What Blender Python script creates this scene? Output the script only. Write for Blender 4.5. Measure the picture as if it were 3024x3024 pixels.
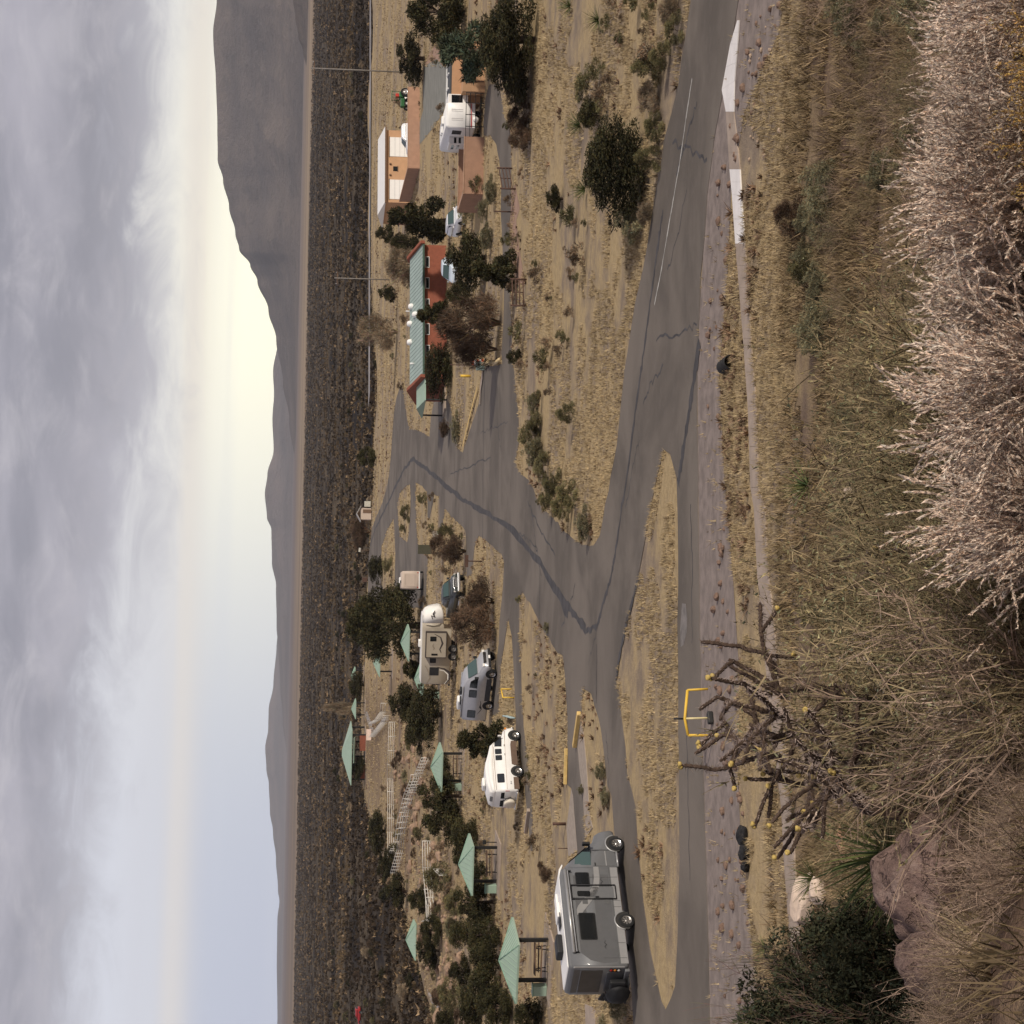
import bpy, bmesh, math, random
import numpy as np
from mathutils import Vector, Matrix, noise
from mathutils.geometry import tessellate_polygon
for _o in list(bpy.data.objects): bpy.data.objects.remove(_o)
sc = bpy.context.scene
COL = sc.collection
R = math.radians
PI = math.pi
# ------------------------------------------------------------------ camera
# The photograph is stored lying on its side: the sky is at its left edge.
H = 16.0                 # eye height above the camp ground
FPX = 6058.0             # focal length in photo pixels (3024 wide frame)
PITCH, ROLL = R(6.22), R(1.15)
_f = Vector((0, math.cos(PITCH), -math.sin(PITCH)))
_u0 = Vector((0, math.sin(PITCH), math.cos(PITCH)))
_r0 = Vector((1, 0, 0))
_u = _u0*math.cos(ROLL) - _r0*math.sin(ROLL)
_r = _r0*math.cos(ROLL) + _u0*math.sin(ROLL)
cam_d = bpy.data.cameras.new('camera')
cam = bpy.data.objects.new('camera', cam_d)
COL.objects.link(cam)
_m = Matrix((-_u, _r, -_f)).transposed().to_4x4()
_m.translation = Vector((0, 0, H))
cam.matrix_world = _m
cam_d.sensor_width = 36
cam_d.lens = 36*FPX/3024
cam_d.clip_start = 0.1
cam_d.clip_end = 80000
sc.camera = cam
# ------------------------------------------------------------------ exposure
sc.view_settings.view_transform = 'Standard'
sc.view_settings.look = 'None'
sc.view_settings.exposure = 0.25
sc.view_settings.gamma = 1
sc.render.film_transparent = False
sc.cycles.volume_bounces = 0
sc.cycles.max_bounces = 5
sc.cycles.transparent_max_bounces = 6
# ------------------------------------------------------------------ sun
SUN_EL, SUN_AZ = R(27), R(128)          # azimuth clockwise from the view axis (+y)
sd = bpy.data.lights.new('sun', 'SUN')
sd.energy = 3.0
sd.angle = R(3.0)
sd.color = (1.0, 0.92, 0.81)
sun = bpy.data.objects.new('sun', sd)
COL.objects.link(sun)
_sv = Vector((math.sin(SUN_AZ)*math.cos(SUN_EL), math.cos(SUN_AZ)*math.cos(SUN_EL), math.sin(SUN_EL)))
sun.rotation_euler = _sv.to_track_quat('Z', 'Y').to_euler()
sun.location = (60, -40, 60)
# ------------------------------------------------------------------ world: cloudy sky
W = bpy.data.worlds.new('World')
sc.world = W
W.use_nodes = True
wt = W.node_tree
wt.nodes.clear()
def N(tree, t, **kw):
    n = tree.nodes.new(t)
    for k, v in kw.items():
        if k == 'i':
            for kk, vv in v.items():
                n.inputs[kk].default_value = vv
        else:
            setattr(n, k, v)
    return n
def mathn(tree, op, a, b=None, c=None, clamp=False):
    n = tree.nodes.new('ShaderNodeMath'); n.operation = op; n.use_clamp = clamp
    for i, v in enumerate((a, b, c)):
        if v is None: continue
        if isinstance(v, (int, float)): n.inputs[i].default_value = v
        else: tree.links.new(v, n.inputs[i])
    return n.outputs[0]
def mixc(tree, fac, a, b, mode='MIX'):
    n = tree.nodes.new('ShaderNodeMix'); n.data_type = 'RGBA'; n.blend_type = mode
    for s, v in ((n.inputs[0], fac), (n.inputs[6], a), (n.inputs[7], b)):
        if isinstance(v, (int, float)): s.default_value = v
        elif isinstance(v, tuple): s.default_value = v if len(v) == 4 else (*v, 1)
        else: tree.links.new(v, s)
    return n.outputs[2]
def sstep(tree, v, lo, hi):
    n = tree.nodes.new('ShaderNodeMapRange'); n.interpolation_type = 'SMOOTHSTEP'
    tree.links.new(v, n.inputs[0])
    n.inputs[1].default_value = lo; n.inputs[2].default_value = hi
    return n.outputs[0]
def noisen(tree, vec, scale, detail=4, rough=.55, dist=0):
    n = tree.nodes.new('ShaderNodeTexNoise')
    n.inputs['Scale'].default_value = scale
    n.inputs['Detail'].default_value = detail
    n.inputs['Roughness'].default_value = rough
    n.inputs['Distortion'].default_value = dist
    if vec is not None: tree.links.new(vec, n.inputs['Vector'])
    return n.outputs[0]
tc = N(wt, 'ShaderNodeTexCoord')
sx = N(wt, 'ShaderNodeSeparateXYZ')
wt.links.new(tc.outputs['Generated'], sx.inputs[0])
el = mathn(wt, 'MULTIPLY', mathn(wt, 'ARCSINE', sx.outputs[2]), 180/PI)      # degrees
az = mathn(wt, 'MULTIPLY', mathn(wt, 'ARCTAN2', sx.outputs[0], sx.outputs[1]), 180/PI)
cb = N(wt, 'ShaderNodeCombineXYZ')
wt.links.new(mathn(wt, 'MULTIPLY', az, .11), cb.inputs[0])
wt.links.new(mathn(wt, 'MULTIPLY', el, .32), cb.inputs[1])
n_big = noisen(wt, cb.outputs[0], 1.0, 6, .55, .35)
cb2 = N(wt, 'ShaderNodeCombineXYZ')
wt.links.new(mathn(wt, 'MULTIPLY_ADD', az, .34, 7.3), cb2.inputs[0])
wt.links.new(mathn(wt, 'MULTIPLY', el, .75), cb2.inputs[1])
n_fine = noisen(wt, cb2.outputs[0], 1.0, 10, .66, .8)
cb3 = N(wt, 'ShaderNodeCombineXYZ')
wt.links.new(mathn(wt, 'MULTIPLY_ADD', az, .03, 2.0), cb3.inputs[0])
wt.links.new(mathn(wt, 'MULTIPLY', el, .9), cb3.inputs[1])
n_str = noisen(wt, cb3.outputs[0], 1.0, 4, .5, .2)
# clear air under the cloud deck: blue grey, warmer and brighter towards the glow
def gauss(v, mu, k): return mathn(wt, 'POWER', 2.718, mathn(wt, 'MULTIPLY', mathn(wt, 'POWER', mathn(wt, 'ABSOLUTE', mathn(wt, 'SUBTRACT', v, mu)), 2.0), -k))
glow = gauss(az, 8.0, 1/110)
low = mixc(wt, glow, (.60, .67, .86), (1.85, 1.76, 1.28))
low = mixc(wt, mathn(wt, 'MULTIPLY', sstep(wt, el, 1.6, 3.6), .7), low, (.80, .79, .84))
bandm = gauss(mathn(wt, 'MULTIPLY_ADD', az, .012, mathn(wt, 'MULTIPLY_ADD', n_str, .5, el)), 2.95, 6.0)
bandm = mathn(wt, 'MULTIPLY', bandm, mathn(wt, 'MULTIPLY_ADD', glow, .35, .6))
low = mixc(wt, mathn(wt, 'MULTIPLY', bandm, .75), low, (1.12, 1.0, .84))
low = mixc(wt, mathn(wt, 'MULTIPLY', sstep(wt, n_str, .5, .75), .35), low, (.8, .84, .95))
# cloud deck
cl = mixc(wt, sstep(wt, n_big, .36, .66), (.255, .24, .285), (.45, .42, .475))
cl = mixc(wt, mathn(wt, 'MULTIPLY', sstep(wt, n_fine, .45, .75), .5), cl, (.62, .58, .61))
# the deck thins and lights up near its lower edge, higher on the side away from the glow
lift = mathn(wt, 'MULTIPLY', sstep(wt, az, 4.0, -10.0), 1.5)
edge = mathn(wt, 'SUBTRACT', mathn(wt, 'ADD', el, mathn(wt, 'MULTIPLY', mathn(wt, 'SUBTRACT', n_fine, .5), 3.4)), lift)
lit = mathn(wt, 'SUBTRACT', 1.0, sstep(wt, edge, 3.2, 5.6))
cl = mixc(wt, mathn(wt, 'MULTIPLY', lit, .6), cl, (.60, .59, .66))
deck = sstep(wt, edge, 2.5, 4.7)
cloud = mixc(wt, deck, low, cl)
sky = N(wt, 'ShaderNodeTexSky', sky_type='NISHITA', sun_disc=False, sun_elevation=SUN_EL, sun_rotation=SUN_AZ)
skyc = mixc(wt, 1.0, sky.outputs[0], (.10, .10, .10), 'MULTIPLY')
bg = N(wt, 'ShaderNodeBackground')
wt.links.new(mixc(wt, .9, skyc, cloud), bg.inputs[0])
bg.inputs[1].default_value = 0.92
wo = N(wt, 'ShaderNodeOutputWorld')
wt.links.new(bg.outputs[0], wo.inputs[0])

# ------------------------------------------------------------------ helpers
rnd = random.Random(7)
def ray(sx_, sy_):
    a = (1512-sy_)/FPX; b = (sx_-1512)/FPX
    return (_f + _r*a - _u*b)
def at(sx_, sy_, z=0.0):
    """photo position of something standing on level z -> its place in the world"""
    d = ray(sx_, sy_)
    t = (z-H)/d.z
    return Vector((d.x*t, d.y*t, z))
def ppm(p):                       # photo pixels per metre at a place
    return FPX/max(1, (Vector(p)-Vector((0, 0, H))).dot(_f))
def zm(x0, y0, s):                # reader for positions noted in an enlarged piece of the photo
    return lambda x, y: (x0+x/s, y0+y/s)
Z1 = zm(1500, 2350, 2.867); Z2 = zm(1000, 1650, 2.414); Z3 = zm(900, 2300, 2.669)
Z4 = zm(1000, 950, 2.414); Z5 = zm(1000, 550, 2.972); Z6 = zm(1000, 0, 2.76)
Y1 = zm(2000, 2324, 1.887); Y2 = zm(2000, 1700, 1.887); Y3 = zm(2000, 1000, 1.887)
Y4 = zm(2000, 0, 1.84); Y5 = zm(1500, 1700, 2.76); Y6 = zm(1450, 0, 2.415)
HILL = [(-60, 14.4), (0, 14.4), (2, 14.35), (4, 13.95), (6, 13.4), (8, 12.75), (10, 12.15), (12, 11.55), (15, 10.6), (25, 7.5), (35, 4.8), (45, 2.5), (55, .9), (61, .2), (65, 0)]
def hill(y):
    if y >= 65: return 0.0
    if y <= -60: return 14.4
    for (a, za), (b, zb) in zip(HILL, HILL[1:]):
        if a <= y <= b:
            t = (y-a)/(b-a)
            return za+(zb-za)*t
    return 0.0
LAVA = [(-180, 300), (-40, 170), (-16, 195), (-13, 238), (-11, 280), (-9, 375), (-7.5, 440), (-5, 440), (0, 405), (4, 400), (8, 470), (14, 480), (40, 450), (180, 300)]
def lava_edge(azd):
    for (a, da), (b, db) in zip(LAVA, LAVA[1:]):
        if a <= azd <= b:
            return da+(db-da)*(azd-a)/(b-a)
    return 450
def ground_z(x, y):
    d = math.hypot(x, y)
    azd = math.degrees(math.atan2(x, y))
    z = hill(y)
    if y < 64:
        w = min(1, (64-y)/8)
        z += w*.22*noise.noise(Vector((x*.25, y*.25, 3.1)))
    if 3 < y < 24 and x < -.5: z += .4*min(1, (-.5-x)/1.2)*min(1, (y-3)/4)*min(1, (24-y)/8)
    e = lava_edge(azd)+14*noise.noise(Vector((azd*.5, 0, 1)))
    if d > e-10:
        t = min(1, max(0, (d-e+10)/45)); t = t*t*(3-2*t)
        z -= 6*t
        far = min(1, max(0, (d-e-20)/60))*(1-min(1, max(0, (d-1500)/1200)))
        z += far*(1.5*noise.noise(Vector((x*.03, y*.012, 5)))+.8*noise.noise(Vector((x*.09, y*.04, 9))))
    return z
MATS = {}
def _pr(name):
    m = bpy.data.materials.new(name); m.use_nodes = True
    t = m.node_tree
    return m, t, t.nodes['Principled BSDF']
def mat(name, col, rough=.8, metal=0, var=.12, scale=3.0, spec=.3, coat=0, dirt=0, bump=0, bscale=40, tint=False, trans=0):
    """plain painted / natural surface with uneven tone and fine relief"""
    if name in MATS: return MATS[name]
    m, t, b = _pr(name)
    g = N(t, 'ShaderNodeTexCoord')
    n = noisen(t, g.outputs['Object'], scale, 5, .6)
    lo = tuple(c*(1-var) for c in col); hi = tuple(min(1, c*(1+var)) for c in col)
    c = mixc(t, sstep(t, n, .3, .7), lo, hi)
    if dirt:
        n2 = noisen(t, g.outputs['Object'], scale*2.3, 6, .7, .5)
        c = mixc(t, mathn(t, 'MULTIPLY', sstep(t, n2, .5, .8), dirt), c, (.25, .2, .15))
    if tint:
        at_ = N(t, 'ShaderNodeAttribute', attribute_name='tint')
        c = mixc(t, 1.0, c, at_.outputs['Color'], 'MULTIPLY')
    t.links.new(c, b.inputs['Base Color'])
    b.inputs['Roughness'].default_value = rough
    b.inputs['Metallic'].default_value = metal
    b.inputs['Specular IOR Level'].default_value = spec
    if coat: b.inputs['Coat Weight'].default_value = coat; b.inputs['Coat Roughness'].default_value = .08
    if trans:
        b.inputs['Subsurface Weight'].default_value = 0
    if bump:
        bn = N(t, 'ShaderNodeBump'); bn.inputs['Strength'].default_value = bump; bn.inputs['Distance'].default_value = .02
        t.links.new(noisen(t, g.outputs['Object'], bscale, 6, .7), bn.inputs['Height'])
        t.links.new(bn.outputs[0], b.inputs['Normal'])
    MATS[name] = m
    return m
def glass(name, col=(.01, .012, .014), rough=.06):
    if name in MATS: return MATS[name]
    m, t, b = _pr(name)
    b.inputs['Base Color'].default_value = (*col, 1)
    b.inputs['Roughness'].default_value = rough
    b.inputs['Specular IOR Level'].default_value = .5
    MATS[name] = m
    return m

class MB:
    """collects shapes for one mesh"""
    def __init__(s): s.v = []; s.f = []; s.c = []; s.sm = []
    def add(s, vs, fs, col=(1, 1, 1), smooth=False):
        o = len(s.v); s.v += [tuple(v) for v in vs]
        for f in fs:
            s.f.append(tuple(i+o for i in f)); s.c.append(col); s.sm.append(smooth)
        return s
    def box(s, c, d, rz=0, rx=0, ry=0, col=(1, 1, 1)):
        x, y, z = d[0]/2, d[1]/2, d[2]/2
        vs = [Vector((a*x, b*y, e*z)) for e in (-1, 1) for b in (-1, 1) for a in (-1, 1)]
        if rz or rx or ry:
            M = Matrix.Rotation(rz, 3, 'Z') @ Matrix.Rotation(ry, 3, 'Y') @ Matrix.Rotation(rx, 3, 'X')
            vs = [M @ v for v in vs]
        vs = [v+Vector(c) for v in vs]
        return s.add(vs, [(0, 2, 3, 1), (4, 5, 7, 6), (0, 1, 5, 4), (2, 6, 7, 3), (0, 4, 6, 2), (1, 3, 7, 5)], col)
    def tube(s, pts, rs, n=6, caps=True, col=(1, 1, 1), smooth=True):
        pts = [Vector(p) for p in pts]
        if isinstance(rs, (int, float)): rs = [rs]*len(pts)
        vs = []
        for i, p in enumerate(pts):
            d = (pts[min(i+1, len(pts)-1)]-pts[max(i-1, 0)])
            d = d.normalized() if d.length > 1e-9 else Vector((0, 0, 1))
            a = d.orthogonal().normalized() if i == 0 else (a-d*a.dot(d))
            a = a.normalized() if a.length > 1e-6 else d.orthogonal().normalized()
            b = d.cross(a)
            for k in range(n):
                t = 2*PI*k/n
                vs.append(p+(a*math.cos(t)+b*math.sin(t))*rs[i])
        fs = []
        for i in range(len(pts)-1):
            for k in range(n):
                k2 = (k+1) % n
                fs.append((i*n+k, i*n+k2, (i+1)*n+k2, (i+1)*n+k))
        if caps:
            fs.append(tuple(range(n-1, -1, -1))); L = (len(pts)-1)*n
            fs.append(tuple(L+k for k in range(n)))
        return s.add(vs, fs, col, smooth)
    def prism(s, poly, axis, a, b, col=(1, 1, 1)):
        """polygon (2-D) swept along axis from a to b; axis 'y': poly is (x,z), 'z': (x,y), 'x': (y,z)"""
        def P3(p, t):
            return {'y': (p[0], t, p[1]), 'z': (p[0], p[1], t), 'x': (t, p[0], p[1])}[axis]
        n = len(poly)
        vs = [P3(p, a) for p in poly]+[P3(p, b) for p in poly]
        fs = [tuple(range(n)), tuple(range(2*n-1, n-1, -1))]
        fs += [(i, (i+1) % n, n+(i+1) % n, n+i) for i in range(n)]
        return s.add(vs, fs, col)
    def lathe(s, prof, n=20, axis='z', c=(0, 0, 0), col=(1, 1, 1), smooth=True):
        vs = []
        for r, h in prof:
            for k in range(n):
                t = 2*PI*k/n
                p = (r*math.cos(t), r*math.sin(t), h)
                if axis == 'y': p = (p[0], p[2], p[1])
                if axis == 'x': p = (p[2], p[0], p[1])
                vs.append((p[0]+c[0], p[1]+c[1], p[2]+c[2]))
        fs = []
        for i in range(len(prof)-1):
            for k in range(n):
                k2 = (k+1) % n
                fs.append((i*n+k, i*n+k2, (i+1)*n+k2, (i+1)*n+k))
        return s.add(vs, fs, col, smooth)
    def quad(s, a, b, c, d, col=(1, 1, 1)): return s.add([a, b, c, d], [(0, 1, 2, 3)], col)
    def mesh(s, name, m=None, recalc=False, tint=False):
        me = bpy.data.meshes.new(name)
        me.from_pydata(s.v, [], s.f)
        me.polygons.foreach_set('use_smooth', s.sm)
        if recalc:
            b = bmesh.new(); b.from_mesh(me); bmesh.ops.recalc_face_normals(b, faces=b.faces); b.to_mesh(me); b.free()
        if tint:
            at_ = me.attributes.new('tint', 'FLOAT_COLOR', 'FACE')
            at_.data.foreach_set('color', np.array([(*c, 1) for c in s.c], dtype=np.float32).ravel())
        if m: me.materials.append(m)
        me.update()
        return me
    def build(s, name, m, parent=None, bevel=0, recalc=True, tint=False, loc=None):
        o = bpy.data.objects.new(name, s.mesh(name, m, recalc, tint))
        COL.objects.link(o)
        if parent: o.parent = parent
        if loc is not None: o.location = loc
        if bevel:
            md = o.modifiers.new('bevel', 'BEVEL'); md.width = bevel; md.segments = 2; md.limit_method = 'ANGLE'; md.angle_limit = R(40)
        return o
def tag(o, label=None, cat=None, group=None, kind=None):
    if label: o['label'] = label
    if cat: o['category'] = cat
    if group: o['group'] = group
    if kind: o['kind'] = kind
    return o
def empty(name, loc, rz=0, label=None, cat=None, group=None):
    o = bpy.data.objects.new(name, None)
    o.empty_display_size = .3
    COL.objects.link(o)
    o.location = loc; o.rotation_euler = (0, 0, rz)
    return tag(o, label, cat, group)
def copy_tree(o, parent=None):
    c = o.copy(); COL.objects.link(c)
    if parent: c.parent = parent
    for ch in list(o.children): copy_tree(ch, c)
    return c
def place(o, loc, rz=0, s=1.0, label=None, group=None):
    o.location = loc; o.rotation_euler = (0, 0, rz)
    o.scale = (s, s, s) if isinstance(s, (int, float)) else s
    if label: o['label'] = label
    if group: o['group'] = group
    return o
def sheet(name, loops, z, m, parent=None, thick=0):
    """flat laid surface: outline plus holes, points in the plan"""
    loops = [[Vector((p[0], p[1], 0)) for p in l] for l in loops]
    tris = tessellate_polygon(loops)
    flat = [p for l in loops for p in l]
    mb = MB()
    vs = [(p.x, p.y, z) for p in flat]
    fs = []
    for a, b, c in tris:
        n = (flat[b]-flat[a]).cross(flat[c]-flat[a]).z
        fs.append((a, b, c) if n > 0 else (a, c, b))
    mb.add(vs, fs)
    if thick:
        o = 0
        for l in loops:
            k = len(l)
            for i in range(k):
                p, q = l[i], l[(i+1) % k]
                mb.add([(p.x, p.y, z), (q.x, q.y, z), (q.x, q.y, z-thick), (p.x, p.y, z-thick)], [(0, 1, 2, 3)])
    return mb.build(name, m, parent, recalc=False)
def ragged(pts, step=1.1, amp=.10, seed=1.0):
    out = []
    for a, b in zip(pts, pts[1:]+pts[:1]):
        n = max(1, min(60, int((b-a).length/step)))
        for k in range(n):
            q = a.lerp(b, k/n); v = Vector((q.x*.8, q.y*.8, seed))
            out.append(Vector((q.x+amp*noise.noise(v)*2, q.y+amp*noise.noise(v+Vector((9, 3, 0)))*3, 0)))
    return out
def G(pts, z=0): return [at(a, b, z) for a, b in pts]
# ================================================================== SETTING
# ---- ground: one sheet from the viewpoint hill to the horizon
def build_ground():
    azs = list(np.arange(-24, 24.01, .4))
    azs = [-180+3*k for k in range(52)]+azs+[27+3*k for k in range(51)]
    rs = [0.8]
    while rs[-1] < 45000: rs.append(rs[-1]*(1.045 if rs[-1] < 600 else 1.07))
    vs = [(0, 0, ground_z(0, 0))]; zone = [(0, 0, 1, 1)]
    for r in rs:
        for a in azs:
            x, y = r*math.sin(R(a)), r*math.cos(R(a))
            vs.append((x, y, ground_z(x, y)))
            e = lava_edge(a)+14*noise.noise(Vector((a*.5, 0, 1)))
            fa = 2900+300*noise.noise(Vector((a*.2, 0, 4)))
            lv = min(1, max(0, (r-e)/25))
            pl = min(1, max(0, (r-fa)/250))
            hz = min(1, max(0, (66-y)/6)) if r < 400 else 0
            if a < -3.5 and 175 < r < e: hz = .85*min(1, (-3.5-a)/2)*min(1, (r-175)/25)*min(1, max(0, .5+1.3*noise.noise(Vector((x*.06, y*.03, 8)))))
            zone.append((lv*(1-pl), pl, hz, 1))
    n = len(azs); fs = []
    for k in range(n): fs.append((0, 1+(k+1) % n, 1+k))
    for i in range(len(rs)-1):
        for k in range(n):
            k2 = (k+1) % n
            fs.append((1+i*n+k, 1+i*n+k2, 1+(i+1)*n+k2, 1+(i+1)*n+k))
    me = bpy.data.meshes.new('ground')
    me.from_pydata(vs, [], [tuple(reversed(f)) if False else f for f in fs])
    me.polygons.foreach_set('use_smooth', [True]*len(fs))
    at_ = me.attributes.new('zone', 'FLOAT_COLOR', 'POINT')
    at_.data.foreach_set('color', np.array(zone, dtype=np.float32).ravel())
    m, t, b = _pr('ground_soil')
    g = N(t, 'ShaderNodeTexCoord'); P_ = g.outputs['Object']
    z = N(t, 'ShaderNodeAttribute', attribute_name='zone')
    zs = N(t, 'ShaderNodeSeparateColor'); t.links.new(z.outputs['Color'], zs.inputs[0])
    n1 = noisen(t, P_, .09, 6, .6, .3); n2 = noisen(t, P_, .55, 6, .65); n3 = noisen(t, P_, 2.6, 6, .7); n4 = noisen(t, P_, 11, 4, .7)
    soil = mixc(t, sstep(t, n2, .35, .7), (.245, .19, .14), (.33, .26, .19))
    straw = mixc(t, sstep(t, n3, .3, .7), (.36, .265, .14), (.50, .375, .21))
    fld = mixc(t, sstep(t, mathn(t, 'ADD', mathn(t, 'MULTIPLY', n1, .6), mathn(t, 'MULTIPLY', n2, .4)), .40, .56), soil, straw)
    fld = mixc(t, mathn(t, 'MULTIPLY', sstep(t, n3, .60, .72), .65), fld, (.15, .105, .07))
    fld = mixc(t, mathn(t, 'MULTIPLY', sstep(t, n4, .58, .75), .4), fld, (.12, .09, .06))
    hl = mixc(t, sstep(t, n2, .35, .65), (.15, .095, .065), (.24, .17, .10))
    hl = mixc(t, mathn(t, 'MULTIPLY', sstep(t, n4, .5, .7), .6), hl, (.08, .055, .04))
    mp = N(t, 'ShaderNodeMapping'); t.links.new(P_, mp.inputs[0]); mp.inputs['Scale'].default_value = (.05, .022, .05)
    l1 = noisen(t, mp.outputs[0], 1.0, 8, .72, .4)
    lav = mixc(t, sstep(t, l1, .40, .62), (.018, .014, .012), (.105, .078, .048))
    mp2 = N(t, 'ShaderNodeMapping'); t.links.new(P_, mp2.inputs[0]); mp2.inputs['Scale'].default_value = (.0007, .0022, .001)
    l2 = noisen(t, mp2.outputs[0], 1.0, 6, .6, .2)
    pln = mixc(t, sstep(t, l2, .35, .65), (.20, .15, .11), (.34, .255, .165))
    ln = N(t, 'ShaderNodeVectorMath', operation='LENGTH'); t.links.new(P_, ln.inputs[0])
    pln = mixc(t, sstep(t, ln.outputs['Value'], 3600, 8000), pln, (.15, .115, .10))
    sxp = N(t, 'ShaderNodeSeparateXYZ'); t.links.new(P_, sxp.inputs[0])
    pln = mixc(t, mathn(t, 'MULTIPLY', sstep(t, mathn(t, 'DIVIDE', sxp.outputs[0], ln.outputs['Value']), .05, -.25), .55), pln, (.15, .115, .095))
    c = mixc(t, zs.outputs[2], fld, hl)
    c = mixc(t, zs.outputs[0], c, lav)
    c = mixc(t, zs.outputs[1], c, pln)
    t.links.new(c, b.inputs['Base Color'])
    b.inputs['Roughness'].default_value = .95; b.inputs['Specular IOR Level'].default_value = .1
    bn = N(t, 'ShaderNodeBump'); bn.inputs['Strength'].default_value = .8; bn.inputs['Distance'].default_value = .12
    t.links.new(mathn(t, 'ADD', n3, mathn(t, 'MULTIPLY', n4, .5)), bn.inputs['Height'])
    t.links.new(bn.outputs[0], b.inputs['Normal'])
    me.materials.append(m)
    b_ = bmesh.new(); b_.from_mesh(me); bmesh.ops.recalc_face_normals(b_, faces=b_.faces); b_.to_mesh(me); b_.free()
    if me.polygons[100].normal.z < 0: me.flip_normals()
    o = bpy.data.objects.new('ground', me); COL.objects.link(o)
    return tag(o, kind='structure')
ground = build_ground()

# ---- mountains: ridges with real distance, height and spurs
def ridge(name, prof, D, depth, m, seed, rough=.24, spur=800):
    """prof: (photo x of the crest, photo y) read along the skyline"""
    crest = []
    for px, py in prof:
        d = ray(px, py)
        azm = math.atan2(d.x, d.y); e = d.z/math.hypot(d.x, d.y)
        crest.append((azm, H+e*D))
    crest.sort()
    A0, A1 = crest[0][0], crest[-1][0]
    na = int((A1-A0)/R(.07))
    nr = 64
    vs = []; fs = []
    for i in range(na+1):
        a = A0+(A1-A0)*i/na
        for (p, hp), (q, hq) in zip(crest, crest[1:]):
            if p <= a <= q+1e-9:
                t = (a-p)/(q-p); t = t*t*(3-2*t)
                hh = hp+(hq-hp)*t; break
        for k in range(nr+1):
            s = k/nr
            rr = D-depth*.62+depth*s
            x, y = rr*math.sin(a), rr*math.cos(a)
            b = s/.62 if s < .62 else max(0, 1-(s-.62)/.38)
            al = a*D/spur+.35*noise.noise(Vector((a*D/spur*.5, s*3, seed+8)))
            v1 = abs(noise.noise(Vector((al, s*.9, seed)))); v2 = abs(noise.noise(Vector((al*2.6, s*2.2, seed+3)))); v3 = noise.noise(Vector((x/spur*5, y/spur*5, seed+5)))
            ridge_ = 1-min(1, (v1*1.3+v2*.6))
            w = 4*b*(1-b)
            bb = b**1.35*(1-w*rough*2.0*(1-ridge_))+w*rough*.35*v3*.5
            z = -10+(hh+10)*max(0, bb)
            if k == nr: z = -10
            if s < .02: z = -12
            vs.append((x, y, z))
    for i in range(na):
        for k in range(nr):
            q = i*(nr+1)+k
            fs.append((q, q+nr+1, q+nr+2, q+1))
    mb = MB(); mb.add(vs, fs, smooth=True)
    return tag(mb.build(name, m, None, recalc=False), kind='structure')
def rockmat(name, lo, hi, sc_):
    m, t, b = _pr(name)
    g = N(t, 'ShaderNodeTexCoord')
    n = noisen(t, g.outputs['Object'], sc_, 8, .65, .4)
    n2 = noisen(t, g.outputs['Object'], sc_*9, 6, .7)
    c = mixc(t, sstep(t, n, .35, .68), lo, hi)
    c = mixc(t, mathn(t, 'MULTIPLY', sstep(t, n2, .5, .72), .55), c, (.045, .04, .03))
    t.links.new(c, b.inputs['Base Color']); b.inputs['Roughness'].default_value = .95
    b.inputs['Specular IOR Level'].default_value = .1
    bn = N(t, 'ShaderNodeBump'); bn.inputs['Strength'].default_value = 1; bn.inputs['Distance'].default_value = 40
    t.links.new(n2, bn.inputs['Height']); t.links.new(bn.outputs[0], b.inputs['Normal'])
    return m
mt_near = rockmat('mountain_rock', (.075, .06, .052), (.15, .115, .09), .0011)
mt_far = rockmat('hill_rock', (.09, .075, .065), (.16, .12, .10), .0009)
K = 1.5652
def dd(l): return [(a*K, b*K) for a, b in l]
ridge('mountain', dd([(440, -420), (425, -260), (412, -120), (405, 0), (397, 60), (401, 150), (403, 240), (404, 300), (415, 340), (427, 390), (440, 440), (448, 470), (470, 500), (484, 530), (505, 585), (520, 640), (533, 720), (545, 790), (560, 900)]), 9500, 3600, mt_near, 1.3)
ridge('near_foothill', dd([(545, -160), (548, -60), (552, 0), (556, 30), (562, 70), (571, 95), (578, 130)]), 5200, 900, mt_near, 4.1, .2, 260)
ridge('hills', dd([(530, 560), (524, 640), (514, 700), (516, 745), (513, 790), (515, 850), (503, 895), (498, 930), (502, 975), (511, 1000), (512, 1060), (520, 1105), (521, 1180), (525, 1230), (528, 1290), (533, 1360), (540, 1420)]), 14500, 3800, mt_far, 2.2, .22, 1100)
ridge('far_hills', dd([(535, 1120), (525, 1180), (521, 1220), (515, 1290), (506, 1340), (505, 1375), (499, 1410), (501, 1450), (506, 1480), (508, 1530), (514, 1570), (520, 1620), (524, 1680), (527, 1700), (523, 1735), (522, 1800), (523, 1932), (522, 2100), (526, 2300)]), 19500, 4200, mt_far, 6.2, .2, 1300)

# ---- haze over the basin
def build_haze():
    mb = MB(); mb.box((0, 11000, 560), (24000, 24400, 1160))
    o = mb.build('haze', None)
    m = bpy.data.materials.new('haze_air'); m.use_nodes = True
    t = m.node_tree; t.nodes.clear()
    v = N(t, 'ShaderNodeVolumePrincipled')
    v.inputs['Color'].default_value = (.88, .91, 1, 1)
    v.inputs['Density'].default_value = 3.0e-5
    v.inputs['Anisotropy'].default_value = 0
    ou = N(t, 'ShaderNodeOutputMaterial'); t.links.new(v.outputs[0], ou.inputs['Volume'])
    o.data.materials.append(m)
    tag(o, kind='stuff', label='thin pale haze lying over the basin', cat='haze')
build_haze()

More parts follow.
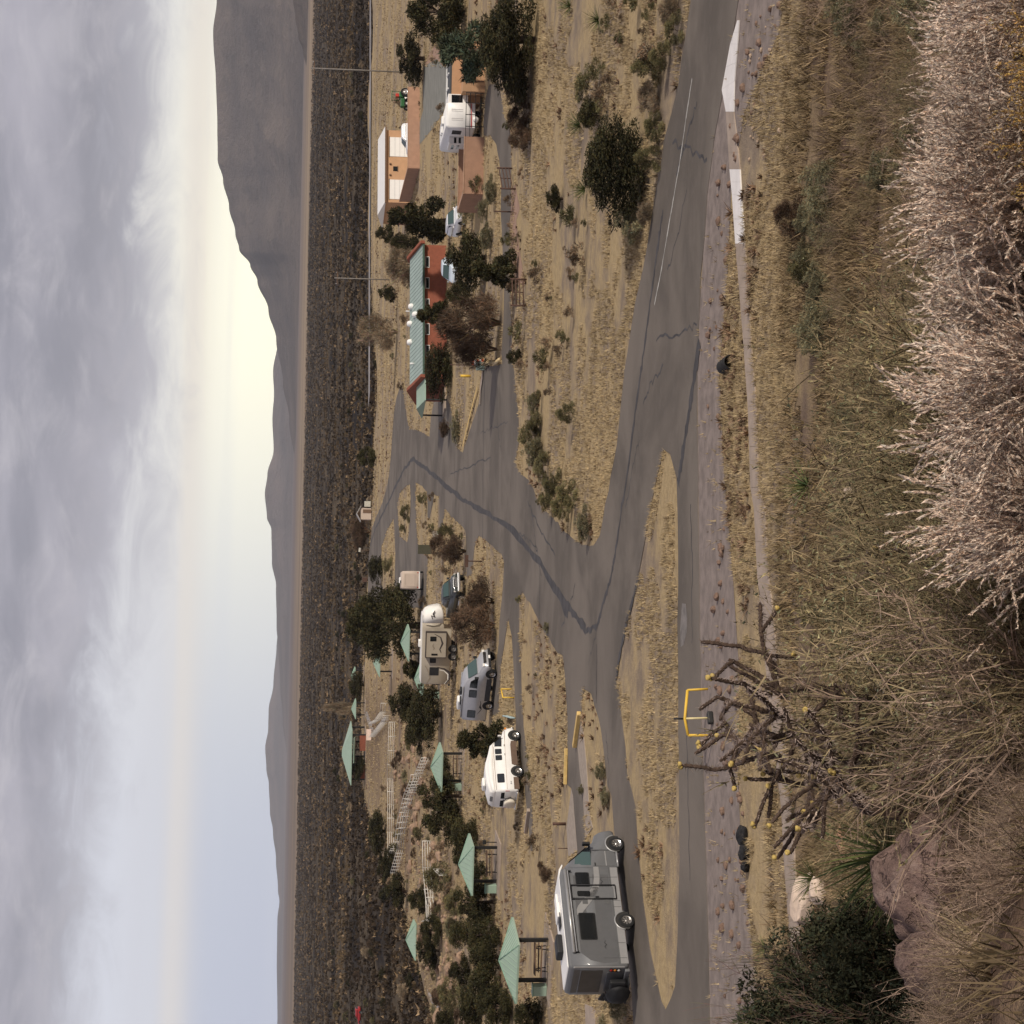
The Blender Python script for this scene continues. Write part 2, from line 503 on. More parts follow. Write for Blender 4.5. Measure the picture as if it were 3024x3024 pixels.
# ---- asphalt
def asphalt(name, base, var=.25):
    m, t, b = _pr(name)
    g = N(t, 'ShaderNodeTexCoord'); P_ = g.outputs['Object']
    n1 = noisen(t, P_, .12, 5, .6, .5); n2 = noisen(t, P_, 1.1, 6, .65); n3 = noisen(t, P_, 22, 4, .8)
    c = mixc(t, sstep(t, n1, .35, .65), tuple(x*(1-var) for x in base), tuple(x*(1+var) for x in base))
    c = mixc(t, mathn(t, 'MULTIPLY', sstep(t, n2, .48, .75), .35), c, (.19, .16, .135))
    c = mixc(t, mathn(t, 'MULTIPLY', sstep(t, n3, .45, .7), .25), c, (.06, .055, .05))
    t.links.new(c, b.inputs['Base Color']); b.inputs['Roughness'].default_value = .85
    b.inputs['Specular IOR Level'].default_value = .25
    bn = N(t, 'ShaderNodeBump'); bn.inputs['Strength'].default_value = .3; bn.inputs['Distance'].default_value = .01
    t.links.new(n3, bn.inputs['Height']); t.links.new(bn.outputs[0], b.inputs['Normal'])
    return m
M_ASPH = asphalt('worn_asphalt', (.150, .126, .102))
M_DARK = mat('fresh_seal_asphalt', (.065, .06, .06), .8, var=.3, scale=1)
M_CONC = mat('pale_concrete', (.36, .285, .225), .85, var=.12, scale=1.2, dirt=.25, bump=.3)
M_SHEEN_CONC = mat('sky_sheen_concrete', (.78, .74, .70), .7, var=.06, scale=1.2, dirt=.1)  # path concrete whitened: the sky's reflection is put into its colour
M_GRAVEL = mat('gravel', (.235, .19, .165), .95, var=.22, scale=1.5, dirt=.5, bump=.8, bscale=18)
OUT = [(2200, -100), (2182, 0), (2163, 136), (2136, 272), (2109, 408), (2090, 571), (2073, 815), (2060, 1050), (2063, 1400), (2066, 1750), (2072, 2100), (2085, 2500), (2094, 2800), (2098, 3024), (2102, 3160), (1880, 3160),
 (1871, 3024), (1866, 2925), (1840, 2680), (1814, 2448), (1807, 2350), (1795, 2316), (1784, 2207), (1770, 2117), (1746, 2051), (1728, 2028), (1722, 2048), (1719, 2099), (1718, 2140), (1709, 2204), (1714, 2280), (1723, 2350), (1730, 2472),
 (1722, 2560), (1709, 2560), (1706, 2510), (1701, 2444), (1694, 2350), (1688, 2327), (1678, 2316), (1678, 2135), (1670, 1990), (1663, 1936), (1645, 1925), (1594, 1838), (1565, 1776), (1544, 1748), (1534, 1766), (1533, 1857), (1539, 1981), (1541, 2044), (1547, 2147), (1557, 2230), (1565, 2313), (1572, 2363), (1574, 2420), (1573, 2510), (1568, 2512), (1559, 2412), (1553, 2354), (1547, 2292), (1534, 2209), (1526, 2160), (1524, 2114), (1522, 2064), (1516, 1940), (1512, 1878), (1503, 1828), (1493, 1878), (1481, 1961), (1474, 2064), (1476, 2110), (1454, 2110), (1456, 2023), (1468, 1940), (1474, 1899), (1476, 1836), (1485, 1745), (1489, 1675), (1489, 1654), (1481, 1638), (1456, 1613), (1431, 1592), (1414, 1584), (1402, 1613), (1397, 1663), (1394, 1700), (1379, 1700), (1377, 1592), (1375, 1563), (1348, 1538), (1331, 1522), (1317, 1503), (1311, 1530), (1304, 1560), (1299, 1555), (1299, 1530), (1298, 1464), (1282, 1460), (1278, 1489), (1269, 1530), (1263, 1528), (1263, 1489), (1261, 1453), (1249, 1437), (1230, 1426), (1228, 1460), (1230, 1551), (1238, 1634), (1265, 1638), (1262, 1700), (1259, 1774), (1250, 1795), (1180, 1795), (1087, 1795), (1087, 1750), (1088, 1654), (1093, 1605), (1099, 1559), (1110, 1530), (1128, 1489), (1141, 1447), (1149, 1406), (1155, 1344), (1159, 1281), (1164, 1219), (1170, 1178), (1182, 1143), (1191, 1145), (1195, 1182), (1203, 1240), (1211, 1269), (1232, 1269), (1269, 1290), (1273, 1232), (1284, 1178), (1286, 1157), (1315, 1174), (1331, 1199), (1346, 1281), (1352, 1323), (1367, 1337), (1381, 1294), (1398, 1240), (1414, 1194), (1428, 1091), (1434, 1083), (1485, 1074), (1481, 1045), (1486, 987), (1488, 937), (1490, 853), (1486, 752), (1481, 651), (1480, 616), (1482, 543), (1475, 471), (1467, 431), (1457, 409), (1446, 399), (1429, 402), (1428, 362), (1435, 290), (1444, 254), (1460, 246), (1475, 264), (1484, 304), (1489, 348), (1502, 359), (1511, 417), (1511, 482), (1509, 543), (1509, 616), (1506, 651), (1505, 738), (1506, 853), (1511, 937), (1514, 975), (1511, 1041), (1518, 1091), (1523, 1145), (1530, 1207), (1532, 1248), (1534, 1306), (1524, 1364), (1532, 1389), (1551, 1410), (1574, 1435), (1588, 1484), (1613, 1509), (1663, 1563), (1700, 1596), (1740, 1615), (1756, 1612), (1773, 1581), (1823, 1315), (1847, 1096), (1878, 890), (1899, 800), (1912, 725), (1926, 642), (1939, 551), (1953, 489), (1963, 414), (1984, 331), (2005, 248), (2028, 99), (2042, 0), (2060, -100)]
ISL1 = [(1163, 1532), (1145, 1563), (1128, 1613), (1124, 1675), (1126, 1729), (1140, 1752), (1159, 1749), (1166, 1737), (1168, 1633), (1165, 1551)]
ISL2 = [Z4(*p) for p in [(510, 1158), (480, 1170), (440, 1220), (420, 1290), (428, 1440), (440, 1530), (488, 1575), (505, 1500), (512, 1350), (515, 1250)]]
ISL9 = [(1960, 1327), (1941, 1409), (1917, 1534), (1889, 1690), (1866, 1790), (1850, 1845), (1831, 1940), (1820, 2008), (1830, 2044), (1833, 2090), (1841, 2150), (1848, 2207), (1853, 2280), (1878, 2385), (1884, 2490), (1901, 2664), (1919, 2786), (1939, 2894), (1957, 2964), (1969, 2978), (1995, 2915), (2004, 2769), (2007, 2629), (2007, 2350), (2005, 2062), (2004, 1845), (2004, 1620), (2000, 1409), (1980, 1346)]
road = tag(sheet('road', [ragged(G(OUT)), ragged(G(ISL1)), ragged(G(ISL2)), ragged(G(ISL9))], .03, M_ASPH, thick=.03), kind='structure')
def ribbon(mb, pts, w, z):
    """strip of even width along plan points"""
    pts = [Vector((p[0], p[1], 0)) for p in pts]
    L = []; Rr = []
    for i, p in enumerate(pts):
        d = (pts[min(i+1, len(pts)-1)]-pts[max(i-1, 0)]).normalized()
        nrm = Vector((-d.y, d.x, 0)); ww = w[i] if isinstance(w, list) else w
        L.append(p+nrm*ww/2); Rr.append(p-nrm*ww/2)
    for i in range(len(pts)-1):
        mb.add([(L[i].x, L[i].y, z), (Rr[i].x, Rr[i].y, z), (Rr[i+1].x, Rr[i+1].y, z), (L[i+1].x, L[i+1].y, z)], [(0, 1, 2, 3)])
    return mb
def wob(pts, n=6, amp=.12, seed=0):
    r = random.Random(seed); out = []
    for a, b in zip(pts, pts[1:]):
        for k in range(n):
            t = k/n; p = a.lerp(b, t); out.append(Vector((p.x+r.uniform(-amp, amp), p.y+r.uniform(-amp, amp), 0)))
    return out+[pts[-1]]
def strip(name, pts, w, z, m, n=6, amp=.1, seed=1):
    p = wob(G(pts), n, amp, seed)
    r = random.Random(seed)
    ws = [w*r.uniform(.6, 1.35) for _ in p]
    return ribbon(MB(), p, ws, z).build(name, m, road, recalc=False)
# crack sealing and joints in the road
strip('crack_seal', [Z2(1640, 400), Z2(1440, 30), Z4(1250, 1490), Z4(1030, 1350), Z4(870, 1260), Z4(740, 1150), Z4(620, 1040), Z4(530, 975), Z4(470, 1050), Z4(400, 1190), Z4(330, 1340), Z4(260, 1480), Z4(225, 1600)], .5, .036, M_DARK, 8, .12, 2)
strip('crack_seal', [Y5(640, 445), Y5(730, 420), Y5(790, 200), Y5(850, 0), (1818, 1640), (1838, 1500), (1858, 1380), (1880, 1200), (1900, 1060), (1925, 870), (1943, 740), (1960, 620)], .32, .036, M_DARK, 8, .1, 3)
strip('crack_seal', [Y5(370, 50), Y5(470, 220), Y5(560, 340), Y5(640, 440)], .5, .038, M_DARK, 6, .12, 4)
strip('edge_patch', [(2068, 1010), (2050, 1130), (2035, 1230), (2022, 1320), (2008, 1400), (2005, 1430)], .55, .036, M_DARK, 6, .05, 5)
strip('edge_patch', [(1889, 1695), (1866, 1790), (1850, 1845), (1831, 1940), (1821, 2006)], .35, .036, M_DARK, 6, .06, 6)
strip('paving_joint', [Z4(1045, 340), Z4(1038, 700), Z4(1032, 1100), Z4(1030, 1540)], .28, .040, M_DARK, 4, .02, 7)
strip('crack', [Z2(1440, 60), Z2(1435, 430)], .12, .040, M_DARK, 5, .05, 8)
strip('crack', [Y5(730, 560), Y5(728, 800), Y5(725, 1040)], .1, .040, M_DARK, 5, .04, 9)
M_LINE = mat('faded_line_paint', (.42, .40, .36), .8, var=.3, scale=4)
strip('centre_line', [Y6(1440, 560), Y6(1400, 820), Y6(1360, 1110), Y6(1310, 1400), Y6(1275, 1600), Y6(1225, 1900), (1935, 900)], .14, .037, M_LINE, 6, .02, 10)
for a, b in ((Z4(725, 545), Z4(727, 770)), (Z4(430, 530), Z4(422, 775)), (Z4(445, 500), Z4(438, 740))):
    strip('parking_line', [a, b], .22, .037, M_LINE, 3, 0, 11)
sheet('worn_patch', [G([Y5(1425, 225), Y5(1455, 230), Y5(1468, 330), Y5(1466, 450), Y5(1440, 560), Y5(1415, 585), Y5(1410, 450), Y5(1418, 330)])], .036, mat('worn_chalky_asphalt', (.19, .17, .155), .9, var=.25, scale=2), road)
# gravel strip between the lower road and the foot of the hill
grv = [(2182, -100), (2182, 0), (2163, 136), (2136, 272), (2109, 408), (2090, 571), (2073, 815), (2060, 1050), (2063, 1400), (2066, 1750), (2072, 2100), (2085, 2500), (2094, 2800), (2098, 3024), (2102, 3160), (2250, 3160), (2235, 2900), (2190, 2500), (2180, 2300), (2185, 2000), (2165, 1700), (2140, 1400), (2125, 1100), (2150, 800), (2160, 560), (2200, 330), (2300, 100), (2330, -100)]
tag(sheet('gravel_shoulder', [G(grv)], .012, M_GRAVEL), kind='structure')
# footpath of concrete slabs at the foot of the hill
def footpath():
    nearE = [(2186, 60), (2181, 130), (2172, 240), (2170, 330), (2178, 400), (2188, 500), (2192, 575), (2203, 720), (2214, 850), (2220, 1000), (2236, 1200), (2243, 1440), (2262, 1500), (2272, 1700), (2285, 1800), (2300, 1980), (2322, 2180), (2350, 2380), (2362, 2560), (2385, 2720), (2405, 2880)]
    farE = [(2181, 60), (2160, 130), (2135, 265), (2147, 330), (2152, 400), (2158, 500), (2165, 575), (2175, 720), (2186, 850), (2198, 1000), (2212, 1200), (2220, 1440), (2230, 1500), (2240, 1700), (2250, 1800), (2266, 1980), (2286, 2180), (2312, 2380), (2325, 2560), (2340, 2720), (2360, 2880)]
    path = empty('footpath', at(2220, 1000))
    tag(path, kind='structure')
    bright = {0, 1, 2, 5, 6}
    n = len(nearE)
    for i in range(n-1):
        sub = 2
        for k in range(sub):
            a, b = k/sub, (k+1)/sub-.004
            q = []
            for E, t in ((nearE, a), (nearE, b), (farE, b), (farE, a)):
                p0, p1 = at(*E[i]), at(*E[i+1])
                p = p0.lerp(p1, t); p.z = max(.05, ground_z(p.x, p.y)+.05); q.append(p-path.location)
            mb = MB()
            lo = [Vector((p.x, p.y, p.z-.12)) for p in q]
            mb.add(q+lo, [(0, 1, 2, 3), (0, 4, 5, 1), (1, 5, 6, 2), (2, 6, 7, 3), (3, 7, 4, 0)])
            mb.build('slab', M_SHEEN_CONC if i in bright else M_CONC, path)
footpath()
# concrete pads beside the road
def pad(pts, m=M_CONC, name='concrete_pad', z=.035):
    return tag(sheet(name, [G(pts)], z, m, thick=.06), kind='structure')
pad([Y5(600, 1200), Y5(615, 1260), Y5(640, 1500), Y5(668, 1932), Z1(720, 270), Z1(660, 360), Z1(640, 0), Y5(590, 1600), Y5(572, 1400)], mat('beige_concrete', (.34, .28, .225), .85, var=.12, dirt=.2))
pad([Y5(520, 1735), Z1(555, 0), Z1(575, 270), Z1(592, 460), Z1(515, 520), Z1(500, 270), Y5(497, 1932)], mat('beige_concrete', (.34, .28, .225)))
pad([Z1(655, 1760), Z1(665, 1980), Z1(740, 1980), Z1(745, 1800)])
# gravel yard by the garage, soil pad by the road, trail surfaces
M_YARD = mat('grey_green_gravel', (.22, .215, .185), .95, var=.15, scale=.6, dirt=.3, bump=.5, bscale=14)
M_RED = mat('pink_sandy_soil', (.36, .23, .165), .95, var=.14, scale=.7, dirt=.25, bump=.5, bscale=12)
tag(sheet('gravel_yard', [G([Z6(700, 540), Z6(690, 700), Z6(690, 900), Z6(662, 1000), Z6(660, 1180), Z6(700, 1130), Z6(780, 1030), Z6(850, 920), Z6(905, 830), Z6(910, 560), Z6(850, 540), Z6(800, 480)])], .02, M_YARD), kind='structure')
tag(sheet('soil_drive', [G([Z6(705, 520), Z6(740, 440), Z6(820, 320), Z6(870, 330), Z6(830, 480), Z6(850, 538), Z6(700, 538)])], .016, M_RED), kind='structure')
tag(sheet('soil_verge', [G([Z6(1410, 1560), Z6(1440, 1500), Z6(1480, 1700), Z5(1560, 300), Z5(1590, 560), Z5(1640, 860), Z5(1560, 870), Z5(1515, 560), Z5(1510, 300)])], .016, M_RED), kind='structure')
for poly in ([Z3(965, 1655), Z3(990, 1690), Z3(1040, 1760), Z3(1090, 1840), Z3(1130, 1932), Z3(1180, 1960), Z3(1150, 1990), Z3(1090, 1932), Z3(1010, 1790), Z3(975, 1700)],
             [Z3(1318, 1600), Z3(1325, 1700), Z3(1322, 1800), Z3(1305, 1932), Z3(1296, 1932), Z3(1310, 1800), Z3(1312, 1700)],
             [Z2(180, 1085), Z2(205, 1090), Z2(245, 1200), Z2(260, 1250), Z2(232, 1250), Z2(205, 1160)],
             [Z2(232, 1252), Z2(262, 1250), Z2(345, 1140), Z2(330, 1120)]):
    tag(sheet('trail', [G(poly)], .02, mat('trail_concrete', (.30, .265, .24), .9, var=.1)), kind='structure')
# far highway across the lava's edge
hw = MB(); ribbon(hw, [at(1094, -300, .2), at(1093, 300, .2), at(1091, 700, .2), at(1090, 1180, .2)], 7.0, .2)
tag(hw.build('highway', asphalt('pale_highway', (.30, .28, .27)), None, recalc=False), kind='structure')

# finer cracks and repairs in the asphalt
_rc = random.Random(4)
for a, b in (((1850, 1500), (1890, 1300)), ((1900, 1200), (1960, 1080)), ((1975, 800), (2030, 560)), ((2000, 520), (2060, 300)), ((1640, 1640), (1560, 1480)), ((1590, 1620), (1500, 1560)), ((1700, 1720), (1660, 1850)), ((1450, 1350), (1330, 1400)), ((1500, 1250), (1420, 1280)), ((1790, 2150), (1800, 2400)), ((2040, 1500), (2045, 1900)), ((2030, 2100), (2040, 2600)), ((1780, 1800), (1740, 1960)), ((1940, 1000), (2060, 960)), ((1990, 420), (2090, 470)), ((1470, 1150), (1480, 1330)), ((1570, 1500), (1600, 1700))):
    strip('crack', [a, ((a[0]+b[0])/2+_rc.uniform(-6, 6), (a[1]+b[1])/2+_rc.uniform(-8, 8)), b], _rc.uniform(.06, .13), .0345, M_DARK, 9, .16, _rc.randrange(99))
# ================================================================== VEHICLES
M_TYRE = mat('tyre_rubber', (.018, .018, .018), .9, var=.2)
M_RIM = mat('chrome_rim', (.62, .6, .57), .25, metal=.9, var=.1)
M_GLASS = glass('dark_window_glass')
M_TEAL = glass('windscreen_glass', (.05, .085, .08), .04)
M_BLACK = mat('black_plastic', (.02, .02, .021), .55, var=.15)
M_RED = mat('red_lens', (.45, .02, .015), .25, var=.05)
M_AMBER = mat('amber_lens', (.75, .26, .03), .25, var=.05)
M_CLEAR = mat('clear_lens', (.75, .72, .66), .15, var=.05)
M_CHROME = mat('chrome', (.7, .7, .7), .18, metal=1, var=.04)
M_WHITE = mat('white_gelcoat', (.80, .78, .74), .4, var=.025, spec=.4, scale=1.5)
M_DIM = mat('grey_underbody', (.035, .033, .03), .9)

def loft(st, belt=.45, ns=3):
    """body surface through cross sections: (x, z_bottom, z_top, half width, half width at top, roof corner radius)"""
    mb = MB(); n = None
    vs = []
    for x, zb, zt, w, wt, r in st:
        h = zt-zb
        ring = [(w*.93, zb), (w, zb+min(.12, h*.2)), (w, zb+h*belt), (wt+(w-wt)*.25, zt-r*1.0)]
        for k in range(ns+1):
            t = PI/2*k/ns
            ring.append((wt-r+r*math.cos(t)*.98, zt-r+r*math.sin(t)))
        ring += [(wt*.45, zt+.012)]
        full = ring+[(-y, z) for y, z in reversed(ring)]
        n = len(full)
        vs += [(x, y, z) for y, z in full]
    fs = []
    for i in range(len(st)-1):
        for k in range(n):
            k2 = (k+1) % n
            fs.append((i*n+k, i*n+k2, (i+1)*n+k2, (i+1)*n+k))
    fs.append(tuple(range(n))); fs.append(tuple((len(st)-1)*n+k for k in range(n-1, -1, -1)))
    mb.add(vs, fs, smooth=True)
    return mb
def rrect(x0, x1, z0, z1, r=.05):
    p = []
    for cx, cz, a in ((x1-r, z1-r, 0), (x0+r, z1-r, 90), (x0+r, z0+r, 180), (x1-r, z0+r, 270)):
        for k in range(4):
            t = R(a+30*k); p.append((cx+r*math.cos(t), cz+r*math.sin(t)))
    return p
def pane(poly, side, w, slope=0, z0=0, out=.012, back=.03):
    """thin plate on a vehicle side; side=-1 right, +1 left; slope = inward lean per metre above z0"""
    mb = MB(); n = len(poly)
    def yy(z): return w-max(0, z-z0)*slope
    vs = [(x, side*(yy(z)+out), z) for x, z in poly]+[(x, side*(yy(z)-back), z) for x, z in poly]
    fs = [tuple(range(n)), tuple(range(2*n-1, n-1, -1))]+[(i, (i+1) % n, n+(i+1) % n, n+i) for i in range(n)]
    return mb.add(vs, fs)
def wheel(parent, x, y, r=.36, wd=.24, rim=M_RIM):
    side = 1 if y > 0 else -1
    t = MB().lathe([(r*.62, -wd/2), (r*.9, -wd/2), (r, -wd*.32), (r, wd*.32), (r*.9, wd/2), (r*.62, wd/2), (r*.62, -wd/2)], 26, 'y').build('wheel', M_TYRE, parent, loc=(x, y, r))
    rm = MB()
    rm.lathe([(0.001, side*wd*.36), (r*.17, side*wd*.38), (r*.2, side*wd*.28), (r*.5, side*wd*.22), (r*.6, side*wd*.46), (r*.63, side*wd*.46), (r*.63, -side*wd*.3)], 22, 'y')
    for k in range(8):
        a = 2*PI*k/8
        rm.box((r*.36*math.cos(a), side*wd*.3, r*.36*math.sin(a)), (r*.3, .03, .05), ry=-a)
    rm.build('rim', rim, t)
    return t
def arch(parent, x, side, w, r, zc, m, name='wheel_arch', flare=None):
    pts = [(x+r*math.cos(R(a)), zc+r*math.sin(R(a))) for a in range(-20, 201, 20)]
    pane(pts, side, w, out=.008, back=.1).build(name, M_DIM, parent)
    if flare:
        tb = MB(); tb.tube([(x+r*1.04*math.cos(R(a)), side*(w+.01), zc+r*1.04*math.sin(R(a))) for a in range(5, 176, 10)], .04, 6)
        tb.build('fender_flare', flare, parent)

def decal(parent, pts, r, side, w, m, slope=0, z0=0, name='decal'):
    """painted stroke on a vehicle side"""
    L, Q = [], []
    n = len(pts)
    for i, (x, z) in enumerate(pts):
        a = Vector(pts[min(i+1, n-1)])-Vector(pts[max(i-1, 0)]); a.normalize()
        rr = r*(1-abs(2*i/(n-1)-1)*.7)
        L.append((x-a.y*rr, z+a.x*rr)); Q.append((x+a.y*rr, z-a.x*rr))
    return pane(L+Q[::-1], side, w, slope, z0, out=.008, back=.001).build(name, m, parent)
def make_motorhome(loc, rz):
    V = empty('motorhome', loc, rz, 'grey motorhome with silver swoosh on its side and black cover at the rear', 'motorhome')
    grey = mat('motorhome_grey', (.135, .137, .14), .38, var=.04, coat=.3, dirt=.12)
    silver = mat('motorhome_silver', (.36, .355, .35), .32, metal=.4, var=.04, dirt=.12)
    dk = mat('motorhome_dark_grey', (.10, .10, .10), .4, var=.05, coat=.2, dirt=.15)
    w = 1.12
    # living box: x from -2.45 (rear) to 3.0, rear axle at 0
    bx = loft([(-2.47, .62, 3.02, w-.10, w-.12, .10), (-2.40, .52, 3.16, w-.02, w-.05, .13), (-2.3, .5, 3.2, w, w-.03, .14), (0, .5, 3.22, w, w-.03, .14), (2.55, .5, 3.22, w, w-.03, .14), (2.9, .5, 3.16, w-.01, w-.05, .2), (3.02, .6, 3.02, w-.04, w-.10, .25)]).build('body', grey, V)
    # cab
    loft([(2.8, .42, 3.08, 1.04, .96, .2), (3.1, .42, 3.02, 1.04, .93, .28), (3.5, .42, 2.72, 1.03, .88, .28), (3.95, .42, 2.22, 1.02, .86, .22), (4.38, .42, 1.74, 1.02, .88, .16), (4.6, .42, 1.5, 1.01, .92, .14), (5.0, .45, 1.38, .99, .9, .14), (5.2, .48, 1.18, .92, .84, .16), (5.29, .5, .85, .84, .76, .12)]).build('cab', grey, V)
    rf = MB().prism([(-2.36, 3.19), (-2.30, 3.245), (2.6, 3.245), (3.0, 3.2), (3.3, 3.03), (3.2, 3.0), (2.9, 3.12), (2.5, 3.19)], 'y', -.92, .92)
    rf.build('roof_cap', M_WHITE, V, bevel=.03)
    # side panels and stripes on both sides
    for s in (-1, 1):
        pane([(-2.2, 1.02), (-2.02, .96), (2.55, .98), (2.55, 1.72), (-.4, 1.76), (-.5, 2.1), (2.5, 2.3), (2.5, 2.62), (-1.7, 2.62), (-2.1, 2.2), (-2.28, 1.6)], s, w, out=.004).build('side_panel', mat('motorhome_mid_grey', (.10, .10, .102), .4, var=.04, dirt=.1), V)
        pane([(3.0, 1.98), (2.3, 1.97), (1.85, 1.9), (1.45, 1.7), (.55, 1.28), (.35, 1.25), (.5, 1.42), (1.3, 1.84), (1.75, 2.08), (2.3, 2.16), (3.0, 2.14)] if s > 0 else
             [(2.98, 1.62), (2.4, 1.64), (1.95, 1.72), (1.55, 1.95), (.80, 2.52), (.6, 2.6), (.30, 2.6), (.34, 2.42), (1.3, 1.70), (1.8, 1.46), (2.4, 1.38), (2.98, 1.38)], s, w, out=.012).build('swoosh', silver, V)
        pane([(-2.3, .52), (2.95, .52), (2.95, .86), (-2.3, .86)], s, w, out=.006).build('skirt', silver, V)
        pane([(-2.32, .93), (2.95, .90), (2.95, .93), (-2.32, .96)], s, w, out=.01).build('trim_line', dk, V)
        for (a, b, c, d) in ((-1.05, .42, 1.78, 2.56), (1.85, 2.72-.05, 1.86, 2.52)):
            f = pane(rrect(a, b, c, d, .08), s, w, out=.014).build('window', M_BLACK, V)
            pane(rrect(a+.04, b-.04, c+.04, d-.04, .06), s, w, out=.022).build('glass', M_GLASS, f)
        for (a, b, c, d) in ((.9, 1.22, 2.05, 2.3), (.9, 1.22, 1.05, 1.3)):
            pane(rrect(a, b, c, d, .02), s, w, out=.014).build('vent', dk, V)
        # cab door glass and mirror
        pane([(3.15, 1.70), (4.2, 1.66), (3.9, 2.08), (3.62, 2.40), (3.2, 2.46)], s, 1.035, .10, 1.55, out=.02).build('door_glass', M_TEAL, V)
        pane([(3.9, 1.66), (4.26, 1.64), (3.94, 2.06)], s, 1.035, .10, 1.55, out=.028).build('quarter_glass', M_GLASS, V)
        mb = MB().box((4.22, s*1.22, 1.86), (.12, .2, .36)); mb.tube([(4.2, s*.95, 1.66), (4.22, s*1.14, 1.78)], .03, 6)
        mb.build('mirror', M_BLACK, V, bevel=.03)
        pane([(3.1, .95), (3.95, .95), (3.95, 1.0), (3.1, 1.0)], s, 1.035, out=.012).build('trim_line', silver, V)
        MB().tube([(3.05, s*1.05, .44), (3.9, s*1.05, .44)], .05, 8).build('running_board', silver, V)
        MB().box((3.2, s*1.05, 1.5), (.16, .03, .05)).build('door_handle', M_BLACK, V)
        arch(V, 0, s, w, .47, .42, M_DIM, flare=silver)
        arch(V, 4.39, s, 1.025, .46, .42, M_DIM, flare=silver)
        wheel(V, 0, s*(w-.08), .375, .26, mat('dusty_steel_rim', (.3, .28, .26), .4, metal=.7)); wheel(V, 4.39, s*.95, .375, .25)
        ld = MB().box((-2.44, s*1.03, 1.85), (.05, .1, 2.3)); ld.build('corner_trim', silver, V, bevel=.02)
        ml = MB().box((-2.49, s*.9, 1.12), (.04, .2, .5)).build('tail_lamp', M_BLACK, V)
        for k, mm in enumerate((M_RED, M_AMBER, M_CLEAR)):
            MB().lathe([(.001, -.012), (.055, -.012), (.065, 0), (.065, .03)], 14, 'x', (-2.52, s*.9, 1.3-.17*k)).build('lens', mm, ml)
    # entry door with open screen frame, awning, rear window
    d = pane([(1.25, .8), (1.85, .8), (1.85, 2.72), (1.25, 2.72)], -1, w, out=.012).build('entry_door', grey, V)
    pane(rrect(1.32, 1.62, 1.9, 2.5, .07), -1, w, out=.02).build('door_window', M_GLASS, d)
    MB().box((1.28, -w-.04, 1.6), (.05, .05, .16)).build('door_handle', M_BLACK, d)
    fr = MB(); P4 = [(1.17, -w-.05, .72), (1.93, -w-.05, .72), (1.93, -w-.05, 2.78), (1.17, -w-.05, 2.78), (1.17, -w-.05, .72)]
    for a, b in zip(P4, P4[1:]): fr.tube([a, b], .028, 6)
    fr.build('door_frame', M_BLACK, d)
    aw = MB().tube([(-1.75, -w-.07, 2.93), (2.75, -w-.07, 2.97)], .075, 10).build('awning', silver, V)
    MB().tube([(-1.72, -w-.09, 2.8), (2.7, -w-.09, 2.86)], .035, 6).build('awning_rail', mat('awning_grey', (.3, .3, .31), .5), aw)
    for x in (-1.7, 2.7): MB().box((x, -w-.05, 2.84), (.05, .1, .28)).build('awning_arm', M_BLACK, aw)
    MB().box((-2.475, 0, 2.15), (.03, 1.7, .98)).build('rear_window', mat('rear_panel', (.075, .07, .065), .3), V, bevel=.01)
    MB().box((-2.46, 0, 2.82), (.03, 1.8, .3)).build('rear_visor', dk, V, bevel=.01)
    MB().box((-2.5, 0, 1.12), (.04, 1.55, .7)).build('rear_panel', dk, V, bevel=.02)
    MB().box((-2.55, 0, .58), (.16, 2.0, .22)).build('bumper', mat('motorhome_grey', (.2, .2, .2)), V, bevel=.04)
    # covered load on the rear rack
    cv = bmesh.new(); bmesh.ops.create_icosphere(cv, subdivisions=3, radius=1)
    for v_ in cv.verts:
        n_ = noise.noise(v_.co*2.1)
        v_.co = Vector((v_.co.x*.33*(1+.15*n_), v_.co.y*.62*(1+.15*n_), v_.co.z*.55*(1+.12*n_)))
    me = bpy.data.meshes.new('cover'); cv.to_mesh(me); cv.free(); me.materials.append(mat('black_cover', (.012, .012, .013), .65, var=.3)); me.polygons.foreach_set('use_smooth', [True]*len(me.polygons))
    o = bpy.data.objects.new('rack_cover', me); COL.objects.link(o); o.parent = V; o.location = (-2.98, .25, .92)
    MB().box((-2.85, -.28, .98), (.3, .5, .75), rz=.2).build('folded_chair_bag', MATS['black_cover'], V, bevel=.09)
    MB().box((-2.8, .75, 1.5), (.1, .5, .3), rx=.3).build('rack_flag', MATS['black_cover'], V, bevel=.03)
    mb = MB()
    mb.lathe([(.001, -.1), (.3, -.1), (.36, -.05), (.36, .05), (.3, .1), (.001, .1)], 20, 'x', (-2.82, .72, 1.12)); mb.build('spare_wheel_cover', MATS['black_cover'], V)
    MB().box((-2.75, .2, .5), (.5, 1.6, .06)).build('rack', M_BLACK, V)
    # roof gear
    MB().box((-.6, .1, 3.38), (1.0, .72, .3)).build('air_conditioner', M_BLACK, V, bevel=.08)
    MB().box((1.1, -.1, 3.32), (.8, .7, .16)).build('roof_vent', M_WHITE, V, bevel=.04)
    sp = MB().box((.55, -.25, 3.3), (.7, .5, .03)); sp.build('solar_panel', M_BLACK, V)
    MB().box((2.0, .2, 3.29), (.5, .5, .1)).build('roof_vent', M_WHITE, V, bevel=.03)
